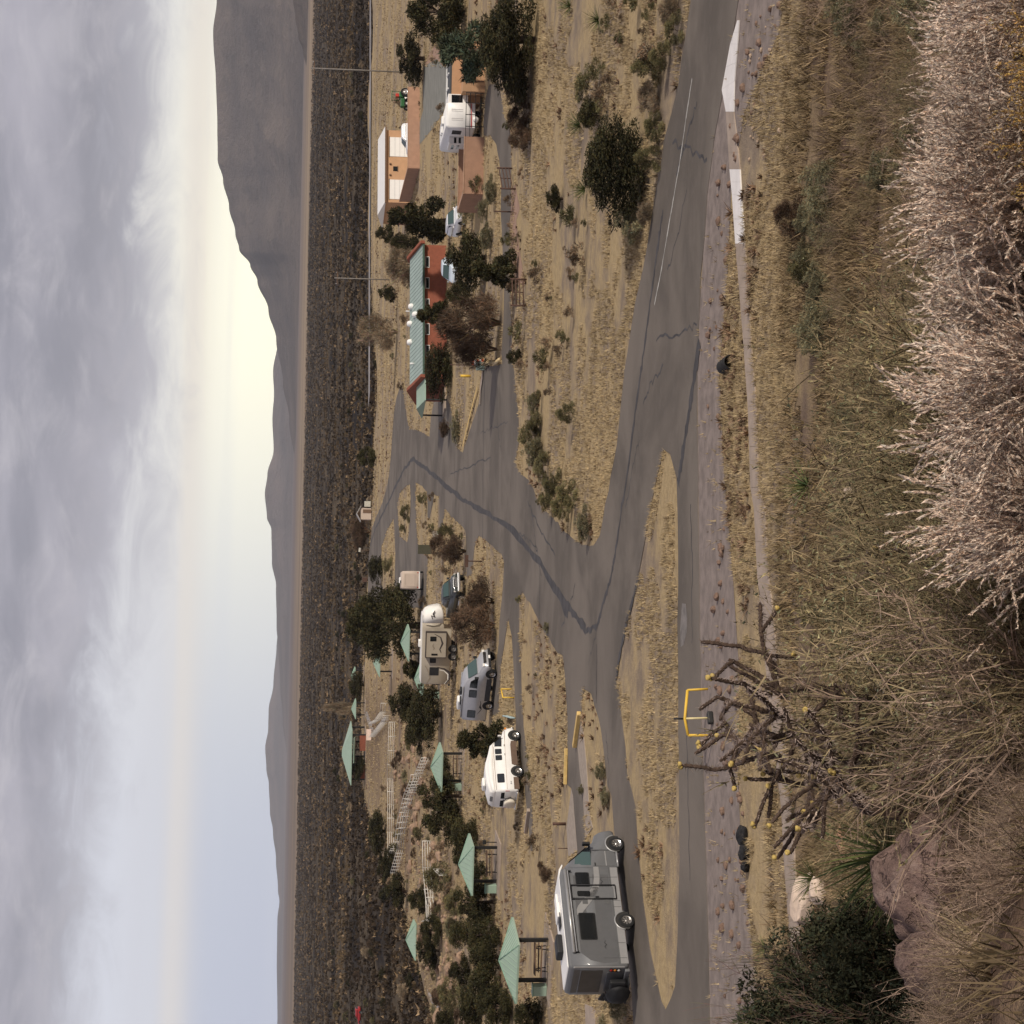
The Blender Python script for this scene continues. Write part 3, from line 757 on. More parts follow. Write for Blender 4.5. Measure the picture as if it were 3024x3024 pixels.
    # seams, hatches and small script on the sides
    for s in (-1, 1):
        for a, b, c, d in ((-2.0, -2.0, .55, 1.6), (-1.2, -1.2, .55, .92), (.75, .75, .55, .92), (1.1, 1.1, .55, .92), (2.4, 2.4, .55, 2.6), (3.1, 3.1, .6, 1.6), (4.02, 4.02, .75, 1.6)):
            pane([(a-.008, c), (a+.008, c), (a+.008, d), (a-.008, d)], s, w if a < 2.9 else 1.035, out=.016).build('panel_seam', dk, V)
        for x, z in ((-1.3, 1.45), (2.15, 1.3)):
            decal(V, [(x+.22, z), (x+.1, z+.05), (x, z-.03), (x-.12, z+.06), (x-.22, z)], .018, s, w+.01, M_BLACK, name='script_mark')
    # nose
    MB().quad((3.56, -.74, 2.68), (4.39, -.82, 1.76), (4.39, .82, 1.76), (3.56, .74, 2.68)).build('windscreen', M_GLASS, V)
    bmp = MB().box((5.1, 0, .56), (.24, 1.75, .26)); bmp.build('front_bumper', dk, V, bevel=.06)
    for s in (-1, 1): MB().box((5.06, s*.72, 1.0), (.22, .2, .24)).build('headlight', M_CLEAR, V, bevel=.05)
    return V
make_motorhome(at(*Z1(1078, 1060))+Vector((-.78*1.12*.9, .74*1.12*.9, .03)), R(46.6))

def make_camper_van(name, loc, rz, label, wb, st, body, skirt, wins, w, slope, z0, roofst=None, wr=.37, front=None, lower=None):
    V = empty(name, loc, rz, label, 'van')
    loft(st).build('body', body, V)
    if roofst: loft(roofst).build('raised_roof', M_WHITE if body is M_WHITE else body, V)
    for s in (-1, 1):
        for p in wins:
            f = pane(p, s, w, slope, z0, out=.016).build('window', M_BLACK, V)
            cx = sum(q[0] for q in p)/len(p); cz = sum(q[1] for q in p)/len(p)
            pane([(cx+(x-cx)*.92, cz+(z-cz)*.9) for x, z in p], s, w, slope, z0, out=.024).build('glass', M_GLASS, f)
        for x in (0, wb):
            arch(V, x, s, w, wr+.09, wr+.06, M_DIM)
            wheel(V, x, s*(w-.07), wr, .24)
        if lower:
            pane(lower, s, w, out=.012).build('side_skirt', skirt, V)
    return V
# ---- white van with raised roof (heading away to the right)
def white_van():
    w = .99
    st = [(-1.62, .55, 1.95, .86, .78, .1), (-1.56, .45, 2.02, .95, .86, .14), (-1.45, .42, 2.05, w, .89, .14), (0, .42, 2.06, w, .90, .14), (2.05, .42, 2.04, w, .88, .14), (2.45, .42, 1.92, w, .84, .14), (2.98, .42, 1.40, w, .86, .1), (3.1, .42, 1.32, w, .9, .1), (3.55, .44, 1.2, .97, .88, .1), (3.74, .46, 1.06, .93, .84, .1), (3.8, .5, .85, .88, .8, .08)]
    rf = [(-1.6, 1.95, 2.1, .8, .7, .06), (-1.5, 1.95, 2.36, .88, .74, .14), (-.6, 1.95, 2.52, .9, .74, .16), (.5, 1.95, 2.56, .9, .74, .16), (1.0, 1.95, 2.5, .9, .74, .16), (1.7, 1.95, 2.3, .89, .74, .14), (2.4, 1.92, 2.14, .85, .72, .1), (2.62, 1.8, 1.9, .8, .7, .04)]
    wins = [rrect(-.95, -.2, 1.34, 1.82, .07), rrect(.95, 1.38, 1.4, 1.84, .05), rrect(1.48, 1.92, 1.4, 1.84, .05), [(2.12, 1.38), (2.92, 1.36), (2.62, 1.66), (2.38, 1.84), (2.16, 1.85)]]
    brown = mat('brown_lower_body', (.13, .085, .06), .5, var=.1, dirt=.2)
    V = make_camper_van('camper_van', at(*VBp(895, 1090))+Vector((-.7*.9, .69*.9, .03)), R(46), 'white raised-roof camper van with brown skirt and round spare tyre cover', 3.08, st, M_WHITE, brown, wins, w, .09, 1.16, rf,
        lower=[(.55, .38), (2.6, .38), (2.6, .72), (2.3, .78), (.6, .78), (.5, .6)])
    pane([(-1.5, .38), (-.5, .42), (-.5, .74), (-1.5, .74)], -1, w, out=.012).build('side_skirt', brown, V)
    for s in (-1, 1):
        pane([(-1.5, 1.2), (3.6, 1.12), (3.6, 1.14), (-1.5, 1.225)], s, w, out=.006).build('stripe', mat('tan_stripe', (.45, .36, .28), .5), V)
        pane([(-1.5, 1.93), (2.2, 1.95), (2.2, 1.97), (-1.5, 1.95)], s, w-.06, out=.012).build('gutter', mat('tan_stripe', (.45, .36, .28)), V)
        MB().box((-1.585, s*.84, 1.18), (.05, .14, .28)).build('tail_lamp', M_RED, V, bevel=.01)
        MB().box((3.74, s*.8, .98), (.1, .2, .18)).build('headlight', M_CLEAR, V, bevel=.02)
        MB().box((3.74, s*.9, 1.02), (.12, .06, .12)).build('marker_lamp', M_AMBER, V)
        MB().box((2.9, s*1.12, 1.48), (.08, .16, .24)).build('mirror', M_WHITE, V, bevel=.02)
    for x in (1.42, 2.2): MB().box((x, -w-.012, 1.2), (.14, .03, .035)).build('door_handle', M_BLACK, V)
    MB().box((-1.6, .42, 1.6), (.04, .66, .48), ry=.08).build('rear_window', M_GLASS, V, bevel=.02)
    MB().box((-1.6, -.42, 1.6), (.04, .66, .48), ry=.08).build('rear_window', M_GLASS, V, bevel=.02)
    MB().box((-1.56, .0, 2.2), (.04, .5, .2), ry=.3).build('rear_roof_window', mat('grey_lens', (.2, .2, .2), .3), V)
    MB().lathe([(.001, -.24), (.33, -.24), (.38, -.2), (.38, 0), (.34, .02)], 28, 'x', (-1.72, .18, .98)).build('spare_tyre_cover', mat('cream_cover', (.66, .6, .5), .6, var=.05), V)
    fr = MB()
    for dy in (-.1, .16): fr.tube([(-1.64, -.15+dy, .9), (-1.78, -.2+dy, 1.3), (-1.64, -.15+dy, 1.42)], .025, 6)
    fr.build('tyre_bracket', M_BLACK, V)
    MB().box((-1.72, 0, .5), (.14, 1.85, .16)).build('rear_bumper', M_CHROME, V, bevel=.03)
    MB().box((3.84, 0, .52), (.12, 1.85, .18)).build('front_bumper', M_CHROME, V, bevel=.03)
    MB().box((3.8, 0, .9), (.04, 1.2, .22)).build('grille', M_BLACK, V)
    MB().quad((2.47, -.72, 1.9), (2.99, -.8, 1.41), (2.99, .8, 1.41), (2.47, .72, 1.9)).build('windscreen', M_GLASS, V, loc=(.03, 0, .03))
    MB().box((-.35, 0, 2.66), (.7, .62, .2)).build('air_conditioner', M_WHITE, V, bevel=.07)
    MB().box((-.9, -w-.01, .92), (.12, .01, .07)).build('lettering', mat('grey_print', (.3, .3, .3)), V)
    MB().box((-1.05, -w-.01, .92), (.1, .01, .1)).build('lettering', mat('grey_print', (.3, .3, .3)), V)
    return V
VAp = zm(1200, 1750, 4.83); VBp = zm(1400, 2100, 6.0375); VCp = zm(1250, 100, 4.83)
white_van()
# ---- silver van, facing the right and the camera
def silver_van():
    w = 1.0
    silver = mat('silver_van_paint', (.46, .46, .47), .35, metal=.35, var=.04, coat=.3, dirt=.08)
    dk = mat('dark_grey_van_trim', (.045, .045, .047), .5, var=.1)
    st = [(-1.75, .6, 2.2, .9, .8, .12), (-1.68, .48, 2.36, .97, .85, .18), (-1.5, .46, 2.42, w, .87, .2), (0, .46, 2.46, w, .87, .2), (1.7, .46, 2.44, w, .87, .2), (2.2, .46, 2.36, w, .84, .2), (2.6, .46, 2.12, w, .82, .18), (3.28, .46, 1.46, w, .86, .1), (3.42, .46, 1.36, w, .9, .1), (3.95, .48, 1.22, .98, .88, .12), (4.12, .5, 1.08, .93, .84, .12), (4.2, .54, .85, .86, .78, .08)]
    wins = [rrect(-1.35, -.55, 1.35, 1.98, .07), rrect(.85, 1.65, 1.4, 2.0, .07), [(1.85, 1.42), (3.0, 1.40), (2.72, 1.72), (2.5, 1.95), (1.9, 2.0)]]
    V = make_camper_van('camper_van', at(*VAp(1250, 1600))+Vector((.64*.9, .77*.9, .03)), R(-40.3), 'silver camper van with dark side skirts, a black swoosh and roof pods', 3.4, st, silver, dk, wins, w, .105, 1.36,
        lower=[(.5, .36), (2.85, .36), (2.85, .74), (.5, .78)])
    for s in (-1, 1):
        decal(V, [(-.95, 1.2), (-.4, .92), (-.1, .98), (-.3, 1.1), (.2, 1.0), (.5, 1.06)], .05, s, w, dk)
        decal(V, [(-.15, 1.5), (.1, 1.28), (.05, 1.44), (.3, 1.66), (.35, 1.4)], .035, s, w, dk, .1, 1.2)
        MB().box((4.1, s*.74, 1.04), (.12, .3, .2)).build('headlight', M_CLEAR, V, bevel=.03)
        MB().box((3.1, s*1.13, 1.55), (.1, .2, .3)).build('mirror', M_BLACK, V, bevel=.03)
        MB().box((-1.7, s*.88, 1.2), (.05, .12, .4)).build('tail_lamp', M_RED, V)
        MB().tube([(-1.5, s*.78, 2.42), (1.8, s*.78, 2.45)], .06, 8).build('awning', mat('awning_grey', (.3, .3, .31)), V)
    MB().quad((2.62, -.72, 2.1), (3.29, -.82, 1.47), (3.29, .82, 1.47), (2.62, .72, 2.1)).build('windscreen', M_TEAL, V, loc=(.03, 0, .03))
    MB().box((4.2, 0, .96), (.05, 1.15, .22)).build('grille', M_BLACK, V)
    for k in range(3): MB().box((4.235, 0, .89+.07*k), (.03, 1.1, .018)).build('grille_bar', M_CHROME, V)
    MB().box((4.2, 0, .6), (.16, 1.9, .2)).build('front_bumper', M_BLACK, V, bevel=.04)
    MB().box((4.29, 0, .62), (.02, .32, .14)).build('number_plate', M_WHITE, V)
    MB().box((-1.76, 0, .6), (.12, 1.85, .18)).build('rear_bumper', dk, V, bevel=.03)
    MB().box((-.7, 0, 2.6), (.95, .7, .26)).build('air_conditioner', M_WHITE, V, bevel=.09)
    MB().box((.75, -.15, 2.54), (.45, .5, .16)).build('roof_vent', M_BLACK, V, bevel=.05)
    MB().box((-.15, -.3, 2.52), (.5, .5, .1)).build('roof_vent', M_BLACK, V, bevel=.04)
silver_van()
# ---- beige fifth-wheel trailer
def beige_trailer():
    w = 1.2
    be = mat('beige_trailer_side', (.40, .345, .265), .5, var=.03, dirt=.08)
    cap = mat('white_trailer_cap', (.80, .77, .71), .35, var=.02)
    dk = mat('dark_brown_print', (.05, .04, .038), .5)
    tan = mat('tan_print', (.27, .225, .17), .5)
    V = empty('travel_trailer', at(*Z2(850, 640))+Vector((0, 1.1, .03)), R(-9), 'beige fifth-wheel trailer with white nose cap and slide-out room', 'trailer')
    loft([(-4.0, .75, 3.2, w-.06, w-.1, .1), (-3.9, .62, 3.36, w, w-.05, .14), (0, .62, 3.42, w, w-.05, .14), (2.4, .62, 3.44, w, w-.05, .14), (2.5, 1.35, 3.44, w, w-.05, .14), (3.2, 1.42, 3.44, w, w-.05, .16)]).build('body', be, V)
    loft([(3.15, 1.4, 3.46, w+.012, w-.03, .2), (4.0, 1.42, 3.40, w, w-.08, .35), (4.5, 1.5, 3.22, w-.08, w-.2, .5), (4.82, 1.62, 2.85, w-.22, w-.4, .5), (4.95, 1.8, 2.4, w-.4, w-.6, .3)]).build('nose_cap', cap, V)
    MB().prism([(-3.9, 3.40), (-3.8, 3.47), (3.3, 3.5), (4.0, 3.45), (4.0, 3.4), (3.2, 3.44)], 'y', -1.0, 1.0).build('roof', cap, V)
    for s in (-1, 1):
        decal(V, [(4.6, 2.3), (4.2, 2.45), (3.85, 2.3), (4.0, 2.62), (3.6, 2.5)], .12, s, w+.03, dk, name='print')
        for k in range(3):
            decal(V, [(3.4-.1*k, 1.5), (3.0-.1*k, 1.75+.06*k), (2.75, 2.3+.1*k), (2.9, 2.9+.1*k)], .085, s, w, tan, name='swoosh')
        decal(V, [(-3.85, 1.05), (-3.4, .7), (-2.6, .72), (-2.2, 1.2), (-2.0, 1.9)], .14, s, w, dk, name='swoosh')
        decal(V, [(-3.95, 1.2), (-3.5, .85), (-2.8, .85), (-2.4, 1.25), (-2.3, 1.7)], .06, s, w, cap, name='swoosh')
        decal(V, [(-3.9, 2.9), (-3.3, 2.6), (-2.6, 2.7), (-1.8, 3.1)], .085, s, w, tan, name='swoosh')
        for p in (rrect(-2.95, -2.0, 1.75, 2.65, .05), rrect(-1.5, -.95, 2.05, 2.65, .05)):
            f = pane(p, s, w, out=.01).build('window', M_BLACK, V)
        for x in (-.75, .15):
            arch(V, x, s, w, .46, .45, M_DIM); wheel(V, x, s*(w-.08), .39, .25, mat('dusty_steel_rim', (.3, .28, .26)))
    so = MB().box((.72, -w-.22, 2.12), (2.9, .5, 1.95)).build('slide_out', be, V, bevel=.03)
    for z in (1.13, 3.1): MB().box((.72, -w-.24, z), (3.0, .53, .06)).build('slide_trim', dk, so)
    for x in (-.76, 2.2): MB().box((x, -w-.24, 2.12), (.06, .53, 1.95)).build('slide_trim', dk, so)
    for p in (rrect(1.15, 1.7, 2.1, 2.7, .04), rrect(-.5, -.28, 1.95, 2.55, .03)):
        pane(p, -1, w+.47, out=.014).build('window', M_GLASS, so)
    decal(so, [(.9, 2.35), (.6, 2.42), (.3, 2.28), (.15, 2.4)], .1, -1, w+.47, tan, name='print')
    decal(so, [(2.0, 2.3), (1.6, 1.7), (.9, 1.5), (.2, 1.75), (-.2, 1.6)], .09, -1, w+.47, dk, name='swoosh')
    for s in (-.7, .7): MB().box((3.4, s, .72), (.1, .1, 1.4)).build('landing_leg', M_BLACK, V)
    MB().box((.5, 0, 3.6), (.8, .7, .24)).build('air_conditioner', cap, V, bevel=.06)
    ld = MB()
    for y in (-.2, .2): ld.tube([(-4.05, y, .9), (-4.05, y, 3.5), (-3.8, y, 3.55)], .02, 6)
    for k in range(7): ld.tube([(-4.05, -.2, 1.1+.35*k), (-4.05, .2, 1.1+.35*k)], .018, 6)
    ld.build('ladder', M_CHROME, V)
    MB().box((-4.1, 0, .7), (.16, 2.2, .18)).build('bumper', M_BLACK, V)
    V.scale = (.82, .95, .97)
beige_trailer()
# ---- dark pickup
def pickup(name, loc, rz, label, body):
    V = empty(name, loc, rz, label, 'truck')
    w = .98
    loft([(-1.2, .6, 1.38, w-.02, w-.05, .06), (.95, .58, 1.38, w, w-.04, .06), (1.0, .55, 1.42, w, w-.05, .08), (3.0, .55, 1.4, w, w-.06, .1), (4.1, .55, 1.28, w-.02, w-.1, .12), (4.45, .6, 1.18, w-.1, w-.16, .12), (4.5, .7, 1.05, w-.16, w-.22, .1)]).build('body', body, V)
    loft([(.95, 1.34, 1.80, .92, .72, .1), (1.1, 1.34, 1.98, .93, .70, .14), (2.3, 1.34, 2.0, .93, .70, .14), (2.6, 1.34, 1.93, .93, .68, .14), (3.15, 1.34, 1.42, .93, .78, .06)]).build('cab', body, V)
    MB().box((-.15, 0, 1.37), (1.95, 1.55, .03)).build('bed_cover', M_BLACK, V)
    for s in (-1, 1):
        for p in ([(1.2, 1.46), (1.85, 1.46), (1.85, 1.84), (1.3, 1.84)], [(1.95, 1.46), (2.95, 1.46), (2.55, 1.82), (1.95, 1.84)]):
            pane(p, s, .95, .36, 1.36, out=.02).build('window', M_GLASS, V)
        for x in (0, 3.55): arch(V, x, s, w, .47, .45, M_DIM); wheel(V, x, s*(w-.08), .4, .27)
        MB().box((4.36, s*.72, 1.02), (.2, .34, .2)).build('headlight', M_CLEAR, V, bevel=.03)
        MB().box((2.95, s*1.1, 1.5), (.1, .18, .24)).build('mirror', M_BLACK, V, bevel=.02)
        MB().tube([(.9, s*1.0, .5), (2.8, s*1.0, .5)], .05, 8).build('running_board', M_CHROME, V)
    MB().quad((2.63, -.62, 1.9), (3.16, -.74, 1.45), (3.16, .74, 1.45), (2.63, .62, 1.9)).build('windscreen', M_TEAL, V, loc=(.03, 0, .03))
    g = MB().box((4.5, 0, 1.0), (.06, 1.0, .36)).build('grille', M_CHROME, V, bevel=.02)
    for k in range(2): MB().box((4.54, 0, .93+.13*k), (.03, .94, .08)).build('grille_slot', M_BLACK, g)
    MB().box((4.56, 0, .66), (.2, 1.85, .22)).build('front_bumper', M_CHROME, V, bevel=.04)
    MB().box((-1.28, 0, .7), (.14, 1.8, .18)).build('rear_bumper', M_CHROME, V, bevel=.03)
    return V
pickup('pickup_truck', at(*Z2(912, 165))+Vector((-2.1, 4.0, .03)), R(-63), 'dark green pickup truck with chrome grille parked ahead of the beige trailer', mat('dark_green_paint', (.035, .04, .036), .3, var=.05, coat=.5))
# ---- small tan trailer seen from behind
def tan_trailer():
    V = empty('box_trailer', at(*Z2(610, 160))+Vector((0, 1.8, .03)), R(94), 'small tan box trailer standing alone on the grey parking bay', 'trailer')
    c = mat('pinkish_tan_siding', (.52, .42, .34), .5, var=.03)
    loft([(-1.8, .55, 2.5, 1.0, .95, .08), (-1.74, .5, 2.6, 1.05, 1.0, .1), (1.7, .5, 2.6, 1.05, 1.0, .1), (2.0, .6, 2.3, 1.0, .9, .2)]).build('body', c, V)
    MB().box((-1.79, 0, 1.6), (.04, 1.5, 1.5)).build('rear_door', mat('pinkish_tan_siding', (.5, .4, .33)), V, bevel=.015)
    for z in (1.05, 2.2): MB().box((-1.815, 0, z), (.02, 1.3, .03)).build('door_seam', mat('tan_seam', (.3, .24, .2)), V)
    for s in (-1, 1):
        MB().box((-1.83, s*.86, .72), (.03, .14, .1)).build('tail_lamp', M_RED, V)
        wheel(V, 0, s*1.0, .34, .2); arch(V, 0, s, 1.05, .42, .4, M_DIM)
    MB().box((-1.82, 0, .55), (.1, 2.05, .12)).build('bumper', M_WHITE, V)
    MB().box((0, 0, 2.72), (.7, .7, .22)).build('air_conditioner', M_WHITE, V, bevel=.06)
    MB().box((-.9, .2, 2.68), (.3, .3, .12)).build('roof_vent', M_BLACK, V)
    MB().tube([(1.9, 0, .5), (3.0, 0, .5)], .06, 6).build('tow_bar', M_BLACK, V)
tan_trailer()
# ---- white fifth-wheel in the walled yard, tail towards us
def white_trailer():
    w = 1.15
    V = empty('fifth_wheel_trailer', at(*VCp(850, 1250))+Vector((.1, 3.0, .03)), R(96), 'white fifth-wheel trailer with an opened slide-out behind the black bar gate', 'trailer')
    loft([(-3.2, .75, 3.0, w-.08, w-.12, .14), (-3.05, .62, 3.2, w, w-.06, .18), (2.6, .62, 3.2, w, w-.06, .18), (2.7, 1.3, 3.2, w, w-.06, .18), (4.4, 1.35, 3.15, w, w-.08, .2), (4.8, 1.5, 2.8, w-.1, w-.2, .3)]).build('body', M_WHITE, V)
    gr = mat('pale_grey_print', (.5, .48, .46), .5)
    for y in (-.5, -.35, .3, .45): MB().box((-3.21, y, 2.2), (.02, .025, 1.0)).build('rear_rib', gr, V)
    MB().box((-3.2, 0, .78), (.12, 2.2, .22)).build('bumper', M_WHITE, V, bevel=.03)
    MB().box((-3.22, 0, .98), (.05, 2.1, .06)).build('stripe', M_RED, V)
    MB().lathe([(.001, 0), (.2, .02), (.26, .1), (.26, .3)], 16, 'x', (-3.4, .35, .62)).build('spare_cover', M_WHITE, V)
    so = MB().box((-1.6, -w-.42, 2.1), (2.2, .9, 1.75)).build('slide_out', M_WHITE, V, bevel=.05)
    MB().box((-2.71, -w-.42, 2.2), (.03, .7, .95)).build('window', M_GLASS, so)
    for p in (rrect(-2.4, -1.3, 1.75, 2.55, .06),):
        f = pane(p, 1, w, out=.01).build('window', M_BLACK, V)
    so2 = MB().box((.6, w+.3, 1.95), (2.2, .62, 1.5)).build('slide_out', M_WHITE, V, bevel=.05)
    for z in (1.75, 2.2): pane(rrect(-.1, 1.2, z, z+.22, .02), 1, w+.61, out=.01).build('window', M_GLASS, so2)
    for z in (1.75, 2.15): MB().box((-.51, w+.3, z), (.02, .5, .2)).build('window', M_GLASS, so2)
    for x in (-.6, .3):
        for s in (-1, 1): wheel(V, x, s*(w-.15), .38, .24)
    MB().box((-1.2, 0, 3.32), (.8, .7, .22)).build('air_conditioner', M_WHITE, V, bevel=.06)
    MB().box((1.2, .3, 3.27), (.5, .5, .12)).build('roof_vent', M_WHITE, V, bevel=.03)
    MB().box((.3, .4, 3.27), (.5, .5, .12)).build('roof_vent', M_WHITE, V, bevel=.03)
    for s in (-.7, .7): MB().box((3.3, s, .72), (.12, .12, 1.4)).build('landing_leg', M_BLACK, V)
    jk = MB(); jk.tube([(4.3, 0, 1.4), (4.3, 0, .7)], .1, 8); jk.box((4.3, .3, 1.1), (.4, .5, .3)); jk.build('hitch_jack', mat('grey_steel', (.25, .25, .26), .5, metal=.5), V)
white_trailer()
# ---- cars
def car(loc, rz, label, paint, glassm=M_TEAL, suv=True, name='parked_car'):
    V = empty(name, loc, rz, label, 'car')
    w = .9; zt = 1.68 if suv else 1.42
    loft([(-.9, .5, .98, .82, .76, .08), (-.82, .38, 1.06, .88, .8, .1), (0, .34, 1.05, w, .84, .08), (2.2, .34, 1.03, w, .84, .08), (3.1, .36, .92, .87, .76, .1), (3.4, .42, .76, .78, .66, .1)]).build('body', paint, V)
    loft([(-.78, 1.0, zt-.12, .84, .66, .1), (-.5, 1.0, zt, .85, .66, .14), (1.0, 1.0, zt, .85, .66, .14), (1.35, 1.0, zt-.08, .85, .64, .14), (2.1, 1.0, 1.06, .84, .72, .04)]).build('cabin', paint, V)
    for s in (-1, 1):
        pane([(-.6, 1.08), (1.85, 1.08), (1.3, zt-.14), (-.5, zt-.12)], s, .86, .3, 1.0, out=.02).build('side_glass', M_GLASS, V)
        for x in (0, 2.6): arch(V, x, s, w, .39, .36, M_DIM); wheel(V, x, s*(w-.07), .33, .21)
        MB().box((3.3, s*.6, .78), (.12, .26, .12)).build('headlight', M_CLEAR, V, bevel=.02)
        MB().box((-.88, s*.68, .95), (.06, .2, .16)).build('tail_lamp', M_RED, V)
        MB().box((1.85, s*.98, 1.1), (.08, .14, .12)).build('mirror', paint, V, bevel=.02)
    MB().quad((1.4, -.58, zt-.1), (2.1, -.7, 1.09), (2.1, .7, 1.09), (1.4, .58, zt-.1)).build('windscreen', glassm, V, loc=(.03, 0, .03))
    MB().quad((-.78, -.58, zt-.16), (-.86, -.68, 1.1), (-.86, .68, 1.1), (-.78, .58, zt-.16)).build('rear_window', M_GLASS, V, loc=(-.03, 0, .02))
    MB().box((3.42, 0, .56), (.04, .9, .14)).build('grille', M_BLACK, V)
    return V
M_CARW = mat('white_car_paint', (.78, .78, .78), .3, var=.02, coat=.5)
car(at(*Z6(640, 1040))+Vector((.9, 8, .02)), R(200), 'white car parked before the white garage door', M_CARW)
car(at(*Z5(1085, 870))+Vector((2.2, 4.5, .02)), R(-110), 'pale blue-white car half hidden by the pines in front of the brick building', mat('pale_blue_paint', (.60, .68, .74), .3, var=.02, coat=.5))
car(at(*Z5(1120, 400))+Vector((1.0, 3.0, .02)), R(-75), 'white car peeping out behind the junipers by the stucco wall end', M_CARW)
# ================================================================== BUILDINGS AND STREET FURNITURE
M_STUC = mat('pink_stucco', (.38, .225, .15), .95, var=.08, scale=1.5, dirt=.18, bump=.4, bscale=25)
M_STUC2 = mat('orange_stucco', (.50, .30, .17), .95, var=.06, scale=1.2, dirt=.08, bump=.3, bscale=25)
M_BRICK = mat('red_brick', (.26, .085, .05), .9, var=.12, scale=2.5, dirt=.12, bump=.4, bscale=22)
M_GROOF = mat('green_metal_roof', (.34, .42, .38), .45, metal=.1, var=.07, scale=.8, dirt=.1)
M_MINT = mat('mint_metal_roof', (.31, .41, .32), .5, metal=.05, var=.05, scale=1.0, dirt=.08)
M_POST = mat('dark_steel_post', (.022, .021, .02), .6, var=.2)
M_WOOD = mat('brown_timber', (.16, .10, .065), .85, var=.2, scale=6)
M_YEL = mat('yellow_paint', (.72, .46, .06), .5, var=.07, dirt=.1)
M_KERBY = mat('faded_yellow_paint', (.62, .43, .16), .8, var=.15, scale=3, dirt=.2)
M_RUST = mat('rusty_steel', (.09, .05, .035), .8, var=.25, scale=8)
M_GALV = mat('galvanised_steel', (.42, .42, .40), .45, metal=.6, var=.1)

def wall_run(name, pts, h, th, m, label, cat='wall', cap=True):
    """free-standing wall along plan points, with a coping on each length"""
    c = pts[0]
    o = empty(name, (c.x, c.y, 0), 0, label, cat)
    for a, b in zip(pts, pts[1:]):
        d = b-a; L = d.length; an = math.atan2(d.y, d.x); mid = (a+b)/2-Vector((c.x, c.y, 0))
        MB().box((0, 0, h/2), (L+th*.98, th, h)).build('wall_panel', m, o).location = (mid.x, mid.y, 0)
        o.children[-1].rotation_euler.z = an
        if cap:
            k = MB().box((0, 0, h+.035), (L+th+.06, th+.08, .07)).build('coping', mat('stucco_coping', (.43, .27, .18), .95), o)
            k.location = (mid.x, mid.y, 0); k.rotation_euler.z = an
    return o
# walled yard with the white trailer
c0 = at(*Z6(1176, 1575)); cR = at(*Z6(1186, 1130)); dv = (cR-c0).normalized()
nb = Vector((-dv.y, dv.x, 0))
wall_run('stucco_wall', [cR, c0, c0+nb*5.6-dv*.9, c0+nb*5.6+dv*5.5], 1.65, .22, M_STUC, 'pink stucco yard wall with a shaded end beside the white fifth-wheel')
gl = cR; gr_ = gl+dv*3.9
gate = empty('bar_gate', gl, 0, 'black metal gate with thin horizontal bars before the white trailer', 'gate')
ga = math.atan2(dv.y, dv.x)
for z in (.35, .8, 1.25, 1.6):
    MB().box((1.95, 0, z), (3.8, .05, .05)).build('bar', M_POST, gate).rotation_euler.z = ga
for x in (.05, 1.0, 2.0, 3.0, 3.85):
    MB().box((x, .03, .85), (.06, .06, 1.6)).build('upright', M_POST, gate).rotation_euler.z = ga
# flat-roofed block right of the gate
bl = empty('pump_house', gr_, ga, 'flat-roofed pink stucco block with a dark roof and white fascia', 'building')
MB().box((2.6, 1.6, .95), (5.0, 2.9, 1.9)).build('wall', M_STUC2, bl)
MB().box((2.2, 3.7, 1.45), (5.6, 2.6, 2.5)).build('wall', M_STUC2, bl)
MB().box((2.35, 4.2, 2.78), (6.2, 3.6, .14)).build('roof', mat('dark_membrane_roof', (.075, .08, .085), .9), bl)
MB().box((2.35, 6.05, 2.80), (6.3, .12, .26)).build('fascia', M_WHITE, bl)
rail = MB()
for a, b in (((.9, 3.6, 2.86), (.9, 5.2, 2.86)), ((2.2, 3.6, 2.86), (2.2, 5.2, 2.86)), ((.9, 5.2, 2.86), (2.2, 5.2, 2.86))): rail.box(((a[0]+b[0])/2, (a[1]+b[1])/2, 2.9), (abs(a[0]-b[0])+.1, abs(a[1]-b[1])+.1, .1))
rail.build('roof_hatch_frame', M_WHITE, bl)
MB().box((1.3, .12, 1.45), (.9, .05, .55)).build('window', M_GLASS, bl)
MB().box((1.0, .10, .75), (.08, .1, 1.3)).build('downpipe', M_RUST, bl)
MB().box((3.2, .10, 1.0), (.05, .08, 1.8)).build('downpipe', M_RUST, bl)
# garage with its yard wall
g0 = at(*Z6(660, 1370)); g1 = at(*Z6(660, 720)); gd = (g1-g0).normalized(); gn = Vector((-gd.y, gd.x, 0)); gaz = math.atan2(gd.y, gd.x)
far_c = at(*Z6(585, 1640))
wall_run('yard_wall', [g1, g0, far_c], 1.5, .22, M_STUC, 'long low pink stucco wall running in front of the garage')
gar = empty('garage', far_c+gn*1.2+gd*.3, gaz, 'orange stucco garage with two white doors and white sloping roof', 'building')
GL = 11.2
MB().box((GL/2, 3.5, 1.75), (GL, 7, 3.5)).build('wall', M_STUC2, gar)
rf = MB(); rf.prism([(-.4, 3.42), (-.4, 3.55), (3.6, 4.35), (7.5, 3.55), (7.5, 3.42)], 'x', -.3, GL+.3); rf.build('roof', M_WHITE, gar)
MB().box((GL/2, -.44, 3.42), (GL+.62, .1, .22)).build('fascia', M_WOOD, gar)
for x in (2.0, 8.6):
    d_ = MB().box((x, -.03, 1.45), (3.0, .06, 2.75)).build('garage_door', M_WHITE, gar)
    MB().box((x, -.015, 2.9), (3.24, .05, .14)).build('door_frame', M_WOOD, gar)
    for k in range(3): MB().box((x, -.065, .75+.68*k), (2.95, .015, .03)).build('panel_joint', mat('grey_print', (.3, .3, .3)), d_)
MB().box((5.2, -.03, 2.05), (.7, .06, .6)).build('window', M_GLASS, gar)
